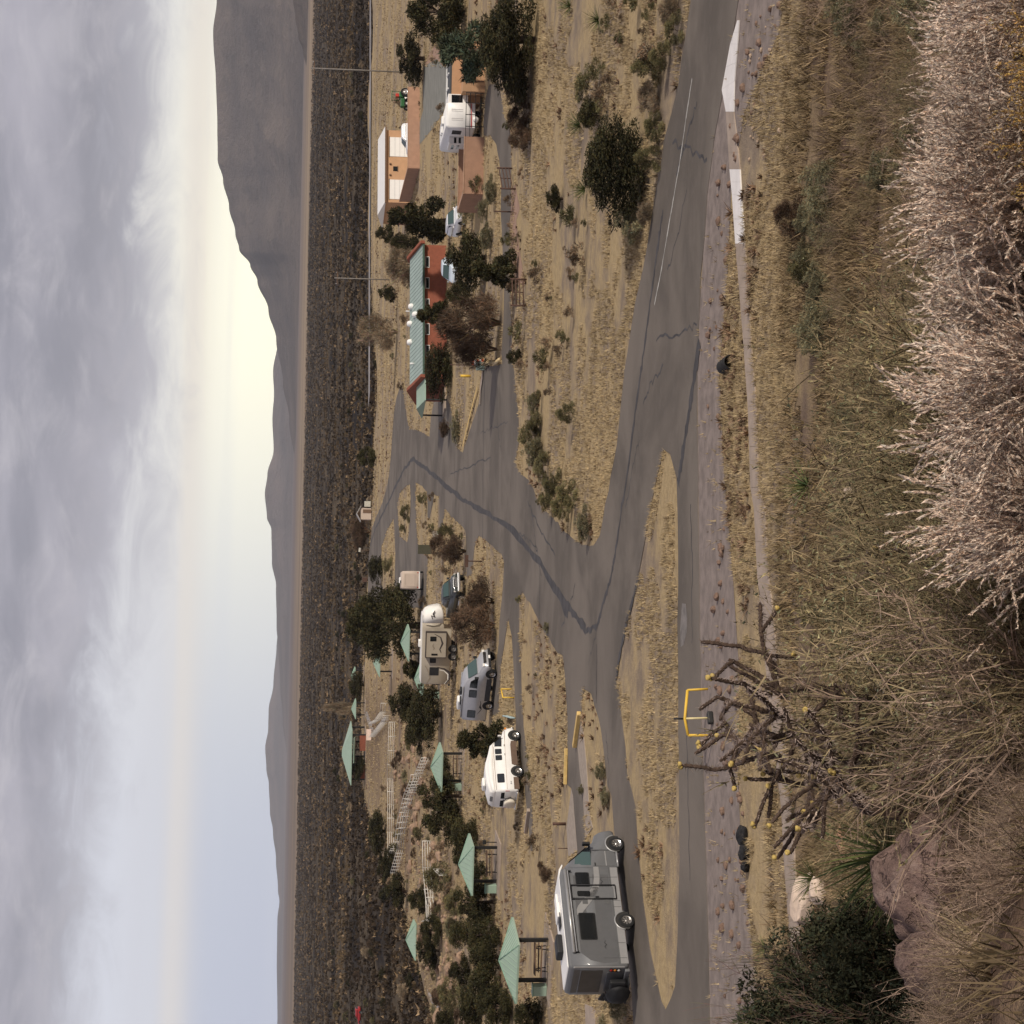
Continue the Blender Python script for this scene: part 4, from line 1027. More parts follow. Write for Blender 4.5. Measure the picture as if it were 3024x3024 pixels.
MB().box((5.2, -.02, 1.7), (.9, .08, .08)).build('sill', M_WOOD, gar)
for x in (4.2, 5.9): MB().box((x, -.1, 2.75), (.18, .2, .28)).build('lamp', M_WOOD, gar, bevel=.03)
MB().box((-.2, 5, 1.0), (.3, 3, 2.0)).build('wing_wall', M_STUC, gar)
# brick visitor building with metal roof
b0 = at(*Z5(950, 1690)); b1 = at(*Z5(945, 520)); bd = (b1-b0).normalized(); baz = math.atan2(bd.y, bd.x); BL = (b1-b0).length
vb = empty('brick_building', b0, baz, 'long red brick building with pale green metal roof and white roof domes', 'building')
MB().box((BL/2, 3.4, 1.28), (BL, 6.8, 2.56)).build('wall', M_BRICK, vb)
rf = MB(); rf.prism([(-.55, 2.42), (-.55, 2.52), (3.5, 3.62), (7.4, 2.52), (7.4, 2.42)], 'x', .15, BL-.15)
rfo = rf.build('roof', M_GROOF, vb)
sl = math.atan2(1.10, 4.05)
sm_ = MB().box((0, 0, 0), (.05, 4.15, .05)).mesh('seam', M_GROOF)
for k in range(int(BL/.45)):
    o = bpy.data.objects.new('seam', sm_); COL.objects.link(o); o.parent = rfo
    o.location = (.4+.45*k, 1.475, 3.085); o.rotation_euler.x = sl
MB().box((BL/2, -.58, 2.44), (BL, .08, .2)).build('gutter', mat('dark_green_trim', (.05, .09, .065), .5), vb)
for x in (0, BL):
    g_ = MB(); g_.prism([(-.7, 2.3), (-.75, 2.75), (3.5, 3.95), (7.5, 2.75), (7.4, 2.3)], 'x', x-.16, x+.16); g_.build('gable_parapet', M_BRICK, vb)
for x in (BL-2.0, BL-4.4, BL-6.8, BL-9.6, BL-12):
    f = MB().box((x, -.03, 2.0), (1.25, .08, .42)).build('window', M_WHITE, vb)
    MB().box((x, -.075, 2.0), (1.13, .02, .3)).build('pane', M_GLASS, f)
for i, (x, y) in enumerate(((BL-5.9, 2.8), (BL-7.3, 1.6), (BL-7.7, 3.2), (BL-9.8, 3.2))):
    z = 2.52+(y+.55)*.272
    MB().lathe([(.001, .42), (.16, .40), (.28, .3), (.33, .12), (.33, -.15)], 16, 'z', (x, y, z)).build('roof_dome', M_WHITE, vb)
MB().tube([(BL-12.6, 2.2, 3.2), (BL-12.6, 2.2, 3.7)], .1, 8).build('vent_pipe', M_WHITE, vb)
MB().tube([(BL-6.1, 3.6, 3.5), (BL-6.1, 3.6, 4.05)], .06, 8).build('vent_pipe', M_WHITE, vb)
MB().box((-1.6, 2.2, .1), (2.6, 2.6, .2)).build('porch_slab', M_CONC, vb)
pr = MB(); pr.prism([(-.5, 2.2), (-.5, 2.3), (2.2, 3.0), (4.9, 2.3), (4.9, 2.2)], 'x', -2.6, -.2); pr.build('porch_roof', M_MINT, vb)
for y in (-.2, 4.5): MB().box((-2.4, y, 1.1), (.14, .14, 2.2)).build('porch_post', M_POST, vb)
# small shed and white box by the far road
sh = empty('small_shed', at(*Z4(232, 1370)), R(5), 'small pinkish shed with white edged roof beside the far road bend', 'shed')
MB().box((0, 1, 1.0), (2.2, 2, 2.0)).build('wall', mat('pinkish_tan_siding', (.5, .4, .33)), sh)
rf = MB(); rf.prism([(-1.5, 1.95), (0, 2.75), (1.5, 1.95), (1.5, 2.05), (0, 2.9), (-1.5, 2.05)], 'y', -.3, 2.3); rf.build('roof', mat('grey_shed_roof', (.4, .38, .36), .7), sh)
MB().box((.5, -.03, .8), (.7, .06, 1.6)).build('door', M_WOOD, sh)
tag(MB().box((0, 0, .6), (1.1, .8, 1.2)).build('utility_cabinet', mat('pale_panel', (.55, .53, .45), .6), None, bevel=.04, loc=at(*Z4(228, 1300))), 'pale utility cabinet standing near the small shed', 'cabinet')

# ---- picnic shelters
def make_ramada():
    r = empty('picnic_shelter', (0, 0, 0))
    S = 1.85
    rf = MB()
    e = [(-S, -S, 2.06), (S, -S, 2.06), (S, S, 2.06), (-S, S, 2.06)]
    lo = [(x, y, z-.1) for x, y, z in e]
    ap = (0, 0, 2.92)
    rf.add(e+[ap]+lo, [(0, 1, 4), (1, 2, 4), (2, 3, 4), (3, 0, 4), (0, 5, 6, 1), (1, 6, 7, 2), (2, 7, 8, 3), (3, 8, 5, 0), (5, 8, 7, 6)])
    ro = rf.build('roof', M_MINT, r)
    hip = MB()
    for x, y, z in e: hip.tube([(x, y, z+.01), (0, 0, 2.94)], .035, 5)
    hip.build('hip_cap', mat('mint_trim', (.22, .35, .26), .5), ro)
    for k in range(4):
        for j in range(-4, 5):
            t = j/5; L = 1-abs(t)
            mb = MB().box((0, 0, 0), (.035, S*1.09*L*.97, .035))
            o = bpy.data.objects.new('seam', mb.mesh('seam', M_MINT)); COL.objects.link(o); o.parent = ro
            M = Matrix.Rotation(k*PI/2, 4, 'Z') @ Matrix.Translation((t*S, -S+S*L/2, 2.07+.43*L)) @ Matrix.Rotation(math.atan2(.86, S), 4, 'X')
            o.matrix_local = M
    for s in (-1, 1):
        MB().box((s*1.28, 0, 1.0), (.2, .2, 2.0)).build('post', M_POST, r)
        MB().box((s*1.28, 0, 1.98), (.14, 3.3, .16)).build('beam', M_POST, r)
    MB().box((0, 0, 2.0), (3.4, .14, .12)).build('beam', M_POST, r)
    MB().box((0, 0, .04), (4.2, 4.0, .1)).build('slab', M_CONC, r)
    return r
def make_table():
    t = empty('picnic_table', (0, 0, 0))
    for k in range(4): MB().box((0, -.3+.2*k, .76), (1.9, .18, .05)).build('top_plank', M_WOOD, t)
    for s in (-1, 1):
        for k in range(2): MB().box((0, s*(.62+.15*k), .45), (1.9, .14, .05)).build('bench_plank', M_WOOD, t)
        for q in (-1, 1):
            MB().tube([(s*.65, q*.15, .74), (s*.65, q*.6, .05)], .035, 6).build('leg', M_POST, t)
        MB().tube([(s*.65, -.75, .42), (s*.65, .75, .42)], .03, 6).build('seat_bar', M_POST, t)
    return t
ram0 = make_ramada(); tab0 = make_table()
used = [False]
RG = 'mint roofed picnic shelters of the camp'
def ramada(p, rz, s, label, table=True, bin_=True, tl=None):
    o = ram0 if not used[0] else copy_tree(ram0)
    place(o, p, rz, s, label, RG); o['category'] = 'shelter'
    if table:
        t = tab0 if not used[0] else copy_tree(tab0)
        place(t, p+Vector((.1, -.1, .09)), rz+.25, 1, tl or 'brown picnic table under '+label, 'picnic tables under the shelters'); t['category'] = 'picnic table'
    used[0] = True
    if bin_:
        q = p+Matrix.Rotation(rz, 3, 'Z') @ Vector((-1.75*s, -.3, .09))
        b = empty('bin', q, rz, 'pale green bin beside '+label, 'bin', 'bins beside the shelters')
        MB().box((0, 0, .4), (.62, .55, .8)).build('body', M_MINT, b, bevel=.03)
        MB().box((0, 0, .83), (.68, .6, .06)).build('lid', mat('mint_trim', (.22, .35, .26)), b)
ramada(at(*Z1(345, 1390)), R(-14), 1.02, 'mint shelter standing right behind the grey motorhome')
ramada(at(*Z3(1522, 674)), R(-6), 1.0, 'mint shelter in dry grass between motorhome and white van')
ramada(at(*Z2(885, 1486)), R(-8), .98, 'mint shelter behind the white camper van')
ramada(at(*Z2(725, 860)), R(-8), .92, 'mint shelter at the tail of the beige trailer')
ramada(at(*Z2(620, 600)), R(-8), .98, 'mint shelter between the big evergreen and the beige trailer', bin_=False)
ramada(at(*Z2(385, 745)), R(-5), .98, 'mint shelter mostly hidden behind the big evergreen', bin_=False, table=False)
ramada(at(*Z2(190, 1070)), R(-5), .95, 'small far mint shelter between the trailhead and the lava', bin_=False, table=False)
ramada(at(*Z2(180, 836)), R(-5), .9, 'farthest mint shelter with only its roof showing over scrub', bin_=False, table=False)
ramada(at(*Z3(935, 1475))+Vector((0, 14, -2.2)), R(4), 1.15, 'shaded teal shelter down at the lava edge', bin_=False, table=False)
# grill box on the post of the second shelter
gb = MB().box((0, 0, 1.0), (.3, .3, .24)); gb.tube([(0, 0, 0), (0, 0, .9)], .04, 6)
tag(gb.build('grill', M_POST, None, loc=at(*Z3(1522, 500))), 'black pedestal grill beside the shelter in the dry grass', 'grill')
# group shelter
gs = empty('group_shelter', at(*Z2(190, 1385)), R(-6), 'large two-tier mint roofed group shelter with low brick walls', 'shelter')
def hiproof(mb, a, b, z0, z1, rl):
    e = [(-a, -b, z0), (a, -b, z0), (a, b, z0), (-a, b, z0)]
    rr = [(-rl, 0, z1), (rl, 0, z1)]; lo = [(x, y, z-.15) for x, y, z in e]
    mb.add(e+rr+lo, [(0, 1, 5, 4), (1, 2, 5), (2, 3, 4, 5), (3, 0, 4), (0, 6, 7, 1), (1, 7, 8, 2), (2, 8, 9, 3), (3, 9, 6, 0), (6, 9, 8, 7)])
    return mb
hiproof(MB(), 5.4, 4.6, 2.9, 4.6, .6).build('roof', M_MINT, gs)
for x in (-4.4, -1.5, 1.5, 4.4):
    for y in (-3.6, 3.6): MB().box((x, y, 1.4), (.3, .3, 2.8)).build('post', M_POST, gs)
MB().box((-2.9, -3.7, .5), (2.6, .3, 1.0)).build('brick_wall', M_BRICK, gs); MB().box((2.8, -3.7, .65), (3.0, .3, 1.3)).build('brick_wall', M_BRICK, gs)
MB().box((1.6, -4.4, 2.3), (5.0, 1.4, .12), rx=-.2).build('lower_roof', M_MINT, gs)
MB().box((0, 0, .06), (10, 8.4, .12)).build('slab', M_CONC, gs)

# ---- white railings of the trail
M_RAILW = mat('white_rail_paint', (.66, .62, .55), .6, var=.06)
def railing(pts, label, h=1.05, n=4, sp=2.4, r=.035, name='white_railing'):
    c = pts[0]; o = empty(name, c, 0, label, 'railing', 'white railings along the trail')
    for a, b in zip(pts, pts[1:]):
        d = b-a; L = d.length; k = max(1, round(L/sp))
        for i in range(n):
            z = h*(i+1)/n
            MB().tube([a-c+Vector((0, 0, z)), b-c+Vector((0, 0, z))], r, 5).build('rail', M_RAILW, o)
        for j in range(k+1):
            q = a.lerp(b, j/k)-c
            MB().tube([q, q+Vector((0, 0, h+.05))], r*1.3, 5).build('post', M_RAILW, o)
LB = ' along the trail to the lava'
railing(G([Z3(715, 735), Z3(712, 420), Z3(712, 200), Z3(708, 0), Z2(412, 1165)]), 'far white pipe railing running straight'+LB)
railing(G([Z3(735, 742), Z3(790, 560), Z3(800, 430), Z3(835, 250), Z3(870, 130), Z3(935, 0), Z2(600, 1550), Z2(660, 1420)]), 'curving white pipe railing climbing towards the camp')
railing(G([Z3(715, 600), Z3(770, 480), Z3(800, 300), Z3(850, 120), Z3(905, 0), Z2(580, 1540)]), 'inner white pipe railing following the curve of the climbing trail', n=3)
railing(G([Z3(1005, 490), Z3(1008, 700), Z3(1030, 900), Z3(1040, 1110), Z3(1000, 1122)]), 'white pipe railing ending at a corner among the slope junipers')
railing(G([Z3(1020, 870), Z3(1045, 1000), Z3(1048, 1120)]), 'short white pipe railing near the railing corner among junipers', n=3)
railing(G([Z3(1095, 712), Z3(1120, 735), Z3(1148, 760)]), 'short stub of white railing beside a grey rock', n=3)
railing(G([Z2(255, 1175), Z2(300, 1150), Z2(345, 1090), Z2(350, 1030)]), 'white railing turning at the trailhead by the group shelter', n=3)
railing(G([Z2(260, 1270), Z2(350, 1165), Z2(365, 1120)]), 'white railing on the near side of the trailhead ramp', n=4)
wb_ = empty('trail_sign', at(*Z2(245, 1255)), R(10), 'pale wooden trail sign panel standing at the trailhead ramp', 'sign')
MB().box((0, 0, .75), (2.0, .1, .9), rx=-.35).build('panel', mat('pale_pink_panel', (.6, .45, .36), .7), wb_)
for x in (-.8, .8): MB().box((x, .15, .4), (.1, .1, .8)).build('post', M_WOOD, wb_)

# ---- gates, barriers, kerbs, posts
yg = empty('yellow_barrier', at(2108, 2172), R(8), 'bent yellow pipe barrier rising over the lower road behind the cholla', 'barrier')
MB().tube([(0, 0, 0), (0, 0, .98)], .05, 8).build('leg', M_YEL, yg)
MB().tube([(0, 0, .98), (.62, .1, 1.08), (1.7, .3, .93)], .055, 8).build('top_bar', M_YEL, yg)
MB().tube([(1.7, .3, .93), (1.75, .3, .15)], .045, 8).build('leg', M_YEL, yg)
MB().tube([(.62, .1, 1.08), (.66, .1, .0)], .04, 8).build('middle_post', mat('pale_yellow_paint', (.66, .56, .30), .6), yg)
MB().tube([(.62, .12, 1.1), (.62, .12, 1.5)], .035, 6).build('sign_stub', M_POST, yg)
MB().box((.66, .05, .12), (.5, .2, .22), rz=.4).build('anchor', M_POST, yg, bevel=.05)
sg = empty('small_yellow_barrier', at(*Z2(1252, 990)), R(70), 'small yellow pipe barrier on the grass strip near the silver van', 'barrier')
MB().tube([(0, 0, 0), (0, 0, .8)], .05, 8).build('leg', M_YEL, sg); MB().tube([(1.4, 0, 0), (1.4, 0, .8)], .05, 8).build('leg', M_YEL, sg); MB().tube([(0, 0, .8), (1.4, 0, .8)], .05, 8).build('top_bar', M_YEL, sg)
def beam(name, a, b, h, w, m, label, cat, group=None):
    d = b-a
    o = MB().box((0, 0, h/2), (d.length, w, h)).build(name, m, None, bevel=.02, loc=((a.x+b.x)/2, (a.y+b.y)/2, .03))
    o.rotation_euler.z = math.atan2(d.y, d.x)
    return tag(o, label, cat, group)
beam('kerb_stop', at(*Y5(600, 1120)), at(*Y5(562, 1390)), .22, .3, M_KERBY, 'faded yellow kerb beam angled across the beige pad', 'kerb')
beam('kerb_stop', at(*Y5(490, 1410)), at(*Y5(483, 1700)), .18, .26, M_KERBY, 'faded yellow kerb beam along the dry grass edge', 'kerb')
beam('kerb_stop', at(*Z3(1780, 245)), at(*Z3(1755, 420)), .2, .26, M_CONC, 'grey concrete parking stop behind the white van', 'kerb')
kb = MB(); ribbon(kb, G([Z4(1000, 465), Z4(960, 620), Z4(925, 760), Z4(895, 895)]), .35, .16)
tag(kb.build('painted_kerb', M_KERBY, None), 'long faded yellow kerb beside the wedge of dry scrub', 'kerb')
ss = MB(); ribbon(ss, G([Z4(1035, 370), Z4(1018, 470), Z4(1015, 590)]), .9, .1)
tag(ss.build('kerb_ramp', M_CONC, None), kind='structure')
beam('board', at(*Z4(1262 , 0)) if False else at(*Z2(1205, 1120)), at(*Z2(1262, 1135)), .35, .08, mat('pale_blue_board', (.42, .55, .56), .6), 'pale blue board lying on edge in front of the silver van tail', 'board')
# traffic drum, message box, zigzag log barrier
dp = at(*Z4(1035, 290))
dr = empty('traffic_drum', dp+Vector((0, .3, 0)), 0, 'orange and white banded traffic drum at the drive entrance', 'traffic drum')
for k in range(5):
    MB().lathe([(.30-.02*k, .2*k), (.30-.02*k, .2*k+.2)], 18).build('band', M_WHITE if k % 2 else mat('orange_plastic', (.80, .13, .03), .5), dr)
MB().lathe([(.001, 1.0), (.21, 1.0), (.21, .98)], 18).build('top', mat('orange_plastic', (.8, .13, .03)), dr)
tb = MB().box((0, 0, .35), (.7, .5, .7)); tag(tb.build('trash_box', mat('teal_grey_box', (.22, .29, .27), .6), None, bevel=.04, loc=at(*Z4(1035, 312))+Vector((-.1, -.5, 0))), 'grey teal metal box in front of the orange drum', 'box')
zz = empty('log_barrier', at(*Z4(1160, 275)), 0, 'zigzag row of pale logs blocking the drive beside the drum', 'barrier')
zp = [at(*Z4(1160, 270+0)), at(*Z4(1145, 300)), at(*Z4(1120, 285)), at(*Z4(1095, 305)), at(*Z4(1075, 285)), at(*Z4(1055, 305))]
for a, b in zip(zp, zp[1:]):
    o_ = zz.location
    MB().tube([a-o_+Vector((0, 0, .15)), b-o_+Vector((0, 0, .35))], .14, 8).build('log', mat('peeled_log', (.56, .43, .24), .8, var=.15, scale=5), zz)
# pipe gates on the drive
def pipe_gate(p, rz, label, w=2.6):
    g = empty('pipe_gate', p, rz, label, 'gate')
    for z in (.25, .5, .75, 1.0): MB().tube([(0, 0, z), (w, 0, z)], .045, 6).build('bar', M_RUST, g)
    for x in (0, w): MB().tube([(x, 0, 0), (x, 0, 1.15)], .07, 8).build('post', M_RUST, g)
    MB().tube([(w*.5, 0, .25), (w*.5, 0, 1.0)], .035, 6).build('brace', M_RUST, g)
pipe_gate(at(*Z6(1445, 1540)), R(55), 'rusty pipe gate standing open by the drive near the stucco wall', 3.4)
pipe_gate(at(*Z5(1655, 1050)), R(20), 'rusty pipe gate beside the drive near the pine tree', 2.0)
def post(p, h, label, cat='post', head=None, r=.05, m=M_RUST, name='marker_post'):
    o = empty(name, p, 0, label, cat)
    MB().tube([(0, 0, 0), (0, 0, h)], r, 8).build('shaft', m, o)
    if head:
        hm, hw, hh = head
        MB().box((0, -.04, h-hh/2), (hw, .05, hh)).build('panel', hm, o)
    return o
post(at(*Z5(1520, 225)), 1.35, 'thin dark post beside the drive past the stucco wall')
post(at(*Z4(1025, 1708)), 1.45, 'rusty T-shaped post at the dry grass island tip', 'sign', (M_RUST, 1.0, .28), name='sign_post')
post(at(*Z1(490, 238)), .75, 'short dark post in the grass ahead of the motorhome', r=.09)
post(at(*Z3(1600, 1300 if False else 640))+Vector((0, 0, 0)), .3, 'low stake in the dry grass near the second shelter') if False else None
post(at(*Z4(1010, 312)), 2.6, 'thin dark pole leaning over the orange drum', r=.04)
post(at(*Z4(940, 388)), .9, 'yellow stub post beside the drive kerb', m=M_YEL, r=.12)
for i, (p, lab) in enumerate(((Z1(505, 445), 'thin post beside the dark bush near the motorhome nose'),)):
    post(at(*p), .55, lab, r=.025)
# notice board and small panel in the island scrub
nb_ = empty('notice_board', at(*Z4(690, 1625)), R(-4), 'dark olive backed notice board standing in brown scrub', 'sign')
MB().box((0, 0, 1.15), (1.0, .12, 1.5)).build('panel', mat('olive_board', (.075, .07, .045), .8), nb_)
for x in (-.4, .4): MB().box((x, .05, .3), (.1, .1, .6)).build('post', M_POST, nb_)
post(at(*Z4(735, 1518)), .95, 'small pale panel on a short post beside the notice board', 'sign', (mat('pale_panel', (.55, .53, .45), .6), .7, .6), name='sign_post')
for p, lab in ((Z4(222, 1635), 'leaning pale sign on a pole at the lava edge of the far road'),):
    o = post(at(*p), 2.2, lab, 'sign', (mat('pale_panel', (.55, .53, .45)), .8, .4), name='sign_post'); o.rotation_euler.y = .1
post(at(*Z4(495, 1790)), 1.0, 'thin dark post in front of the tan trailer', r=.05)
tag(MB().box((0, 0, .5), (.9, .6, 1.0)).build('dumpster', M_RUST, None, bevel=.03, loc=at(*Z2(205, 150))), 'rusty brown bin beside the far road', 'bin')
# power poles with crossarms and wires
def pole(p, h, label):
    o = empty('power_pole', p, 0, label, 'pole', 'power poles along the highway')
    MB().tube([(0, 0, 0), (0, 0, h)], [.12, .08], 8).build('shaft', mat('weathered_pole', (.22, .20, .175), .9, var=.15), o)
    MB().box((0, 0, h-.5), (2.2, .1, .12)).build('crossarm', M_WOOD, o)
    for x in (-.95, 0, .95): MB().lathe([(.05, 0), (.07, .1), (.03, .2)], 8, 'z', (x, 0, h-.44)).build('insulator', mat('grey_print', (.3, .3, .3)), o)
    return o
p1 = at(1195, 213); p2 = at(1150, 826)
pole(p1, 14.0, 'tall thin power pole rising behind the round juniper'); pole(p2, 9.2, 'power pole standing behind the brick building')
# green tractor and sheds behind the yard wall
tr = empty('tractor', at(*Z6(600, 735))+Vector((0, 6, .02)), R(200), 'small green tractor with red seat beside the yard wall end', 'tractor')
grn = mat('tractor_green', (.02, .10, .03), .4)
MB().box((.7, 0, 1.0), (1.5, .6, .6)).build('bonnet', grn, tr, bevel=.08); MB().box((-.4, 0, 1.15), (.9, 1.0, .7)).build('rear_body', grn, tr, bevel=.08)
MB().box((-.4, 0, 1.75), (.5, .5, .5)).build('seat', M_RED if False else mat('red_seat', (.5, .03, .02), .5), tr, bevel=.05)
for s in (-1, 1): wheel(tr, -.6, s*.7, .65, .35); wheel(tr, 1.2, s*.6, .4, .22)
tl = MB()
for x in (-.8, .1):
    for s in (-.45, .45): tl.tube([(x, s, 1.4), (x, s, 2.5)], .04, 6)
tl.box((-.35, 0, 2.53), (1.2, 1.1, .07)); tl.build('canopy', grn, tr)
# red car on the far road left, seen over the lava
car(at(1072, 2985, -5.5)+Vector((0, 0, .3)), R(170), 'red vehicle far off on the lava road', mat('red_paint', (.32, .02, .02), .35, coat=.4), name='distant_car')
# dark culvert mouths and black stones on the verge
def culvert(p, r, label, rz):
    o = empty('culvert_pipe', p, rz, label, 'culvert')
    MB().lathe([(r, -.1), (r, 1.2), (r*.86, 1.2), (r*.86, .5), (.001, .5)], 20, 'y').build('pipe', mat('dark_corrugated_pipe', (.02, .019, .018), .7), o, loc=(0, 0, .05))
culvert(at(2142, 1083), .27, 'black culvert pipe mouth in the verge by the footpath', R(185))
# ================================================================== VEGETATION
def leafmat(name, col, var=.35, rough=.8, scale=2.5, rand=.25):
    m, t, b = _pr(name)
    at_ = N(t, 'ShaderNodeAttribute', attribute_name='tint')
    oi = N(t, 'ShaderNodeObjectInfo')
    g = N(t, 'ShaderNodeTexCoord')
    n = noisen(t, g.outputs['Object'], scale, 3, .6)
    c = mixc(t, sstep(t, n, .3, .7), tuple(x*(1-var) for x in col), tuple(x*(1+var) for x in col))
    c = mixc(t, 1.0, c, at_.outputs['Color'], 'MULTIPLY')
    hs = N(t, 'ShaderNodeHueSaturation')
    t.links.new(c, hs.inputs['Color'])
    t.links.new(mathn(t, 'MULTIPLY_ADD', oi.outputs['Random'], rand*2, 1-rand), hs.inputs['Value'])
    t.links.new(hs.outputs[0], b.inputs['Base Color'])
    b.inputs['Roughness'].default_value = rough; b.inputs['Specular IOR Level'].default_value = .15
    MATS[name] = m
    return m
def npmesh(name, V, F, m, tint=None, smooth=False):
    """mesh from arrays: V (n,3), F (k,3 or 4), tint (k,3)"""
    me = bpy.data.meshes.new(name)
    k, c = F.shape
    me.vertices.add(len(V)); me.vertices.foreach_set('co', V.astype(np.float32).ravel())
    me.loops.add(k*c); me.loops.foreach_set('vertex_index', F.astype(np.int32).ravel())
    me.polygons.add(k); me.polygons.foreach_set('loop_start', np.arange(0, k*c, c, dtype=np.int32))
    me.polygons.foreach_set('loop_total', np.full(k, c, dtype=np.int32))
    if smooth: me.polygons.foreach_set('use_smooth', np.ones(k, dtype=bool))
    if tint is not None:
        a = me.attributes.new('tint', 'FLOAT_COLOR', 'FACE')
        a.data.foreach_set('color', np.concatenate([tint, np.ones((k, 1))], 1).astype(np.float32).ravel())
    me.materials.append(m); me.update(calc_edges=True)
    return me
def unit(v): return v/np.maximum(1e-9, np.linalg.norm(v, axis=1, keepdims=True))
def leaves(rg, P, out, size, asp=.45, up=.3, spread=.9, tri=True):
    """one small pointed blade at every point P, leaning along 'out'"""
    n = len(P)
    d = unit(out+rg.normal(0, spread, (n, 3))+np.array([0, 0, up]))
    s = unit(np.cross(d, rg.normal(0, 1, (n, 3))))
    L = (size*rg.uniform(.6, 1.4, n))[:, None]
    a = P-s*L*asp*.5; b = P+s*L*asp*.5; c = P+d*L
    V = np.stack([a, b, c], 1).reshape(-1, 3)
    return V, np.arange(3*n).reshape(n, 3)
def tints(rg, n, lo=.6, hi=1.5, warm=.12):
    v = rg.uniform(lo, hi, n)
    w = rg.normal(0, warm, n)
    return np.clip(np.stack([v*(1+w), v, v*(1-w*.7)], 1), 0, 3)
def crown(name, seed, shape, n, leaf, m, nl=22, up=.35, lobe=.28, asp=.5):
    """foliage of a unit tree (height 1, width 1): leaf blades on many uneven lobes"""
    rg = np.random.default_rng(seed)
    C = []; Rd = []
    for k in range(nl):
        h = rg.uniform(.10, .95)
        w = shape(h)*rg.uniform(.35, 1.0)
        a = rg.uniform(0, 2*PI)
        C.append((math.cos(a)*w*.42, math.sin(a)*w*.42, h*.86+.02)); Rd.append(lobe*rg.uniform(.55, 1.15)*(.5+.5*shape(h)))
    C = np.array(C); Rd = np.array(Rd)
    idx = rg.choice(nl, n, p=Rd**2/np.sum(Rd**2))
    dr = unit(rg.normal(0, 1, (n, 3)))
    rr = Rd[idx]*rg.uniform(.35, 1.0, n)**.5*(1+.18*np.sin(dr[:, 0]*9+idx)*np.sin(dr[:, 2]*8+idx*2))
    P = C[idx]+dr*rr[:, None]*np.array([.62, .62, .5])
    P[:, 2] = np.maximum(P[:, 2], .01+.04*rg.random(n))
    lobev = rg.uniform(.55, 1.5, nl)
    V, F = leaves(rg, P, dr*.7, leaf, asp, up)
    T = tints(rg, n, .65, 1.35)*lobev[idx][:, None]
    return npmesh(name, V, F, m, T)
def branch_mesh(name, seed, m, n0=5, depth=4, L0=.42, r0=.03, spread=.5, up=.25, kids=3, sides=4, droop=0, ratio=.68):
    rg = random.Random(seed); mb = MB()
    def grow(p, d, L, r, lv):
        q = p; pts = [p]; rs = [r]; dd_ = d
        for k in range(3):
            dd_ = (dd_+Vector((rg.gauss(0, .14), rg.gauss(0, .14), rg.gauss(0, .1)+up*.12-droop*.1*k))).normalized()
            q = q+dd_*L/3; pts.append(q); rs.append(r*(1-.18*(k+1)))
        mb.tube(pts, rs, sides if lv > 1 else 3, caps=False)
        if lv <= 0: return
        for k in range(kids+(rg.random() < .5)):
            nd = (dd_+Vector((rg.gauss(0, spread), rg.gauss(0, spread), rg.gauss(0, spread*.6)+up))).normalized()
            grow(pts[rg.choice((2, 3, 3))], nd, L*ratio*rg.uniform(.8, 1.15), r*.55, lv-1)
    for k in range(n0):
        a = 2*PI*k/n0+rg.uniform(-.4, .4)
        grow(Vector((math.cos(a)*.02, math.sin(a)*.02, 0)), Vector((math.cos(a)*spread, math.sin(a)*spread, 1)).normalized(), L0*rg.uniform(.8, 1.2), r0, depth)
    zz_ = max(v[2] for v in mb.v); xx_ = max(max(abs(v[0]), abs(v[1])) for v in mb.v)
    mb.v = [(x/xx_*.5, y/xx_*.5, z/zz_) for x, y, z in mb.v]
    mb.c = [tuple(rg.uniform(.75, 1.25)*c for c in (1, 1, 1)) for _ in mb.f]
    return mb.mesh(name, m, False, True)
M_JUN = leafmat('juniper_leaf', (.046, .041, .017), .25, rand=.25)
M_PINE = leafmat('blue_green_leaf', (.070, .085, .050), .25, rand=.2)
M_OLIVE = leafmat('olive_leaf', (.135, .118, .055), .3, rand=.3)
M_BROWN = leafmat('brown_twig', (.115, .075, .048), .3, rand=.3)
M_PALE = leafmat('pale_twig', (.27, .205, .135), .25, rand=.2)
M_BARK = mat('bark', (.10, .07, .05), .95, var=.25, scale=9, bump=.5)
M_STRAW = leafmat('straw_blade', (.48, .37, .215), .15, rand=.15, scale=.15)
egg = lambda h: math.sin(PI*min(1, max(0, h))**.75)**.7
cone = lambda h: max(.12, 1-h)**.8
dome = lambda h: math.sqrt(max(0.02, 1-h*h))
TREE = {}
def tree_proto(kind, cm, trunk=True, tr=.045):
    me = MB().tube([(0, 0, -.02), (.02, .01, .2), (-.01, .02, .5), (0, 0, .75)], [tr, tr*.8, tr*.5, tr*.2], 6)
    for a in (0, 2, 4): me.tube([(0, 0, .2+.06*a), (.16*math.cos(a), .16*math.sin(a), .45+.05*a)], [tr*.5, tr*.15], 5)
    TREE[kind] = (cm, me.mesh('trunk', M_BARK))
for k in range(4): tree_proto(f'juniper{k}', crown('crown', 10+k, egg if k % 2 else dome, 9000, .042, M_JUN, 40+6*k, lobe=.25))
for k in range(2): tree_proto(f'cone{k}', crown('crown', 30+k, cone, 9000, .046, M_JUN, 44, lobe=.22))
tree_proto('pine', crown('crown', 41, egg, 5200, .085, M_PINE, 30, up=.6, lobe=.25, asp=.3))
tree_proto('bigjuniper', crown('crown', 45, dome, 24000, .028, M_JUN, 80, lobe=.22))
tree_proto('olive', crown('crown', 51, dome, 6000, .06, M_OLIVE, 26, up=.7, asp=.2), tr=.012)
tree_proto('sage', crown('crown', 52, dome, 6000, .06, leafmat('sage_leaf', (.17, .15, .085), .25), 22, up=.8, asp=.22), tr=.012)
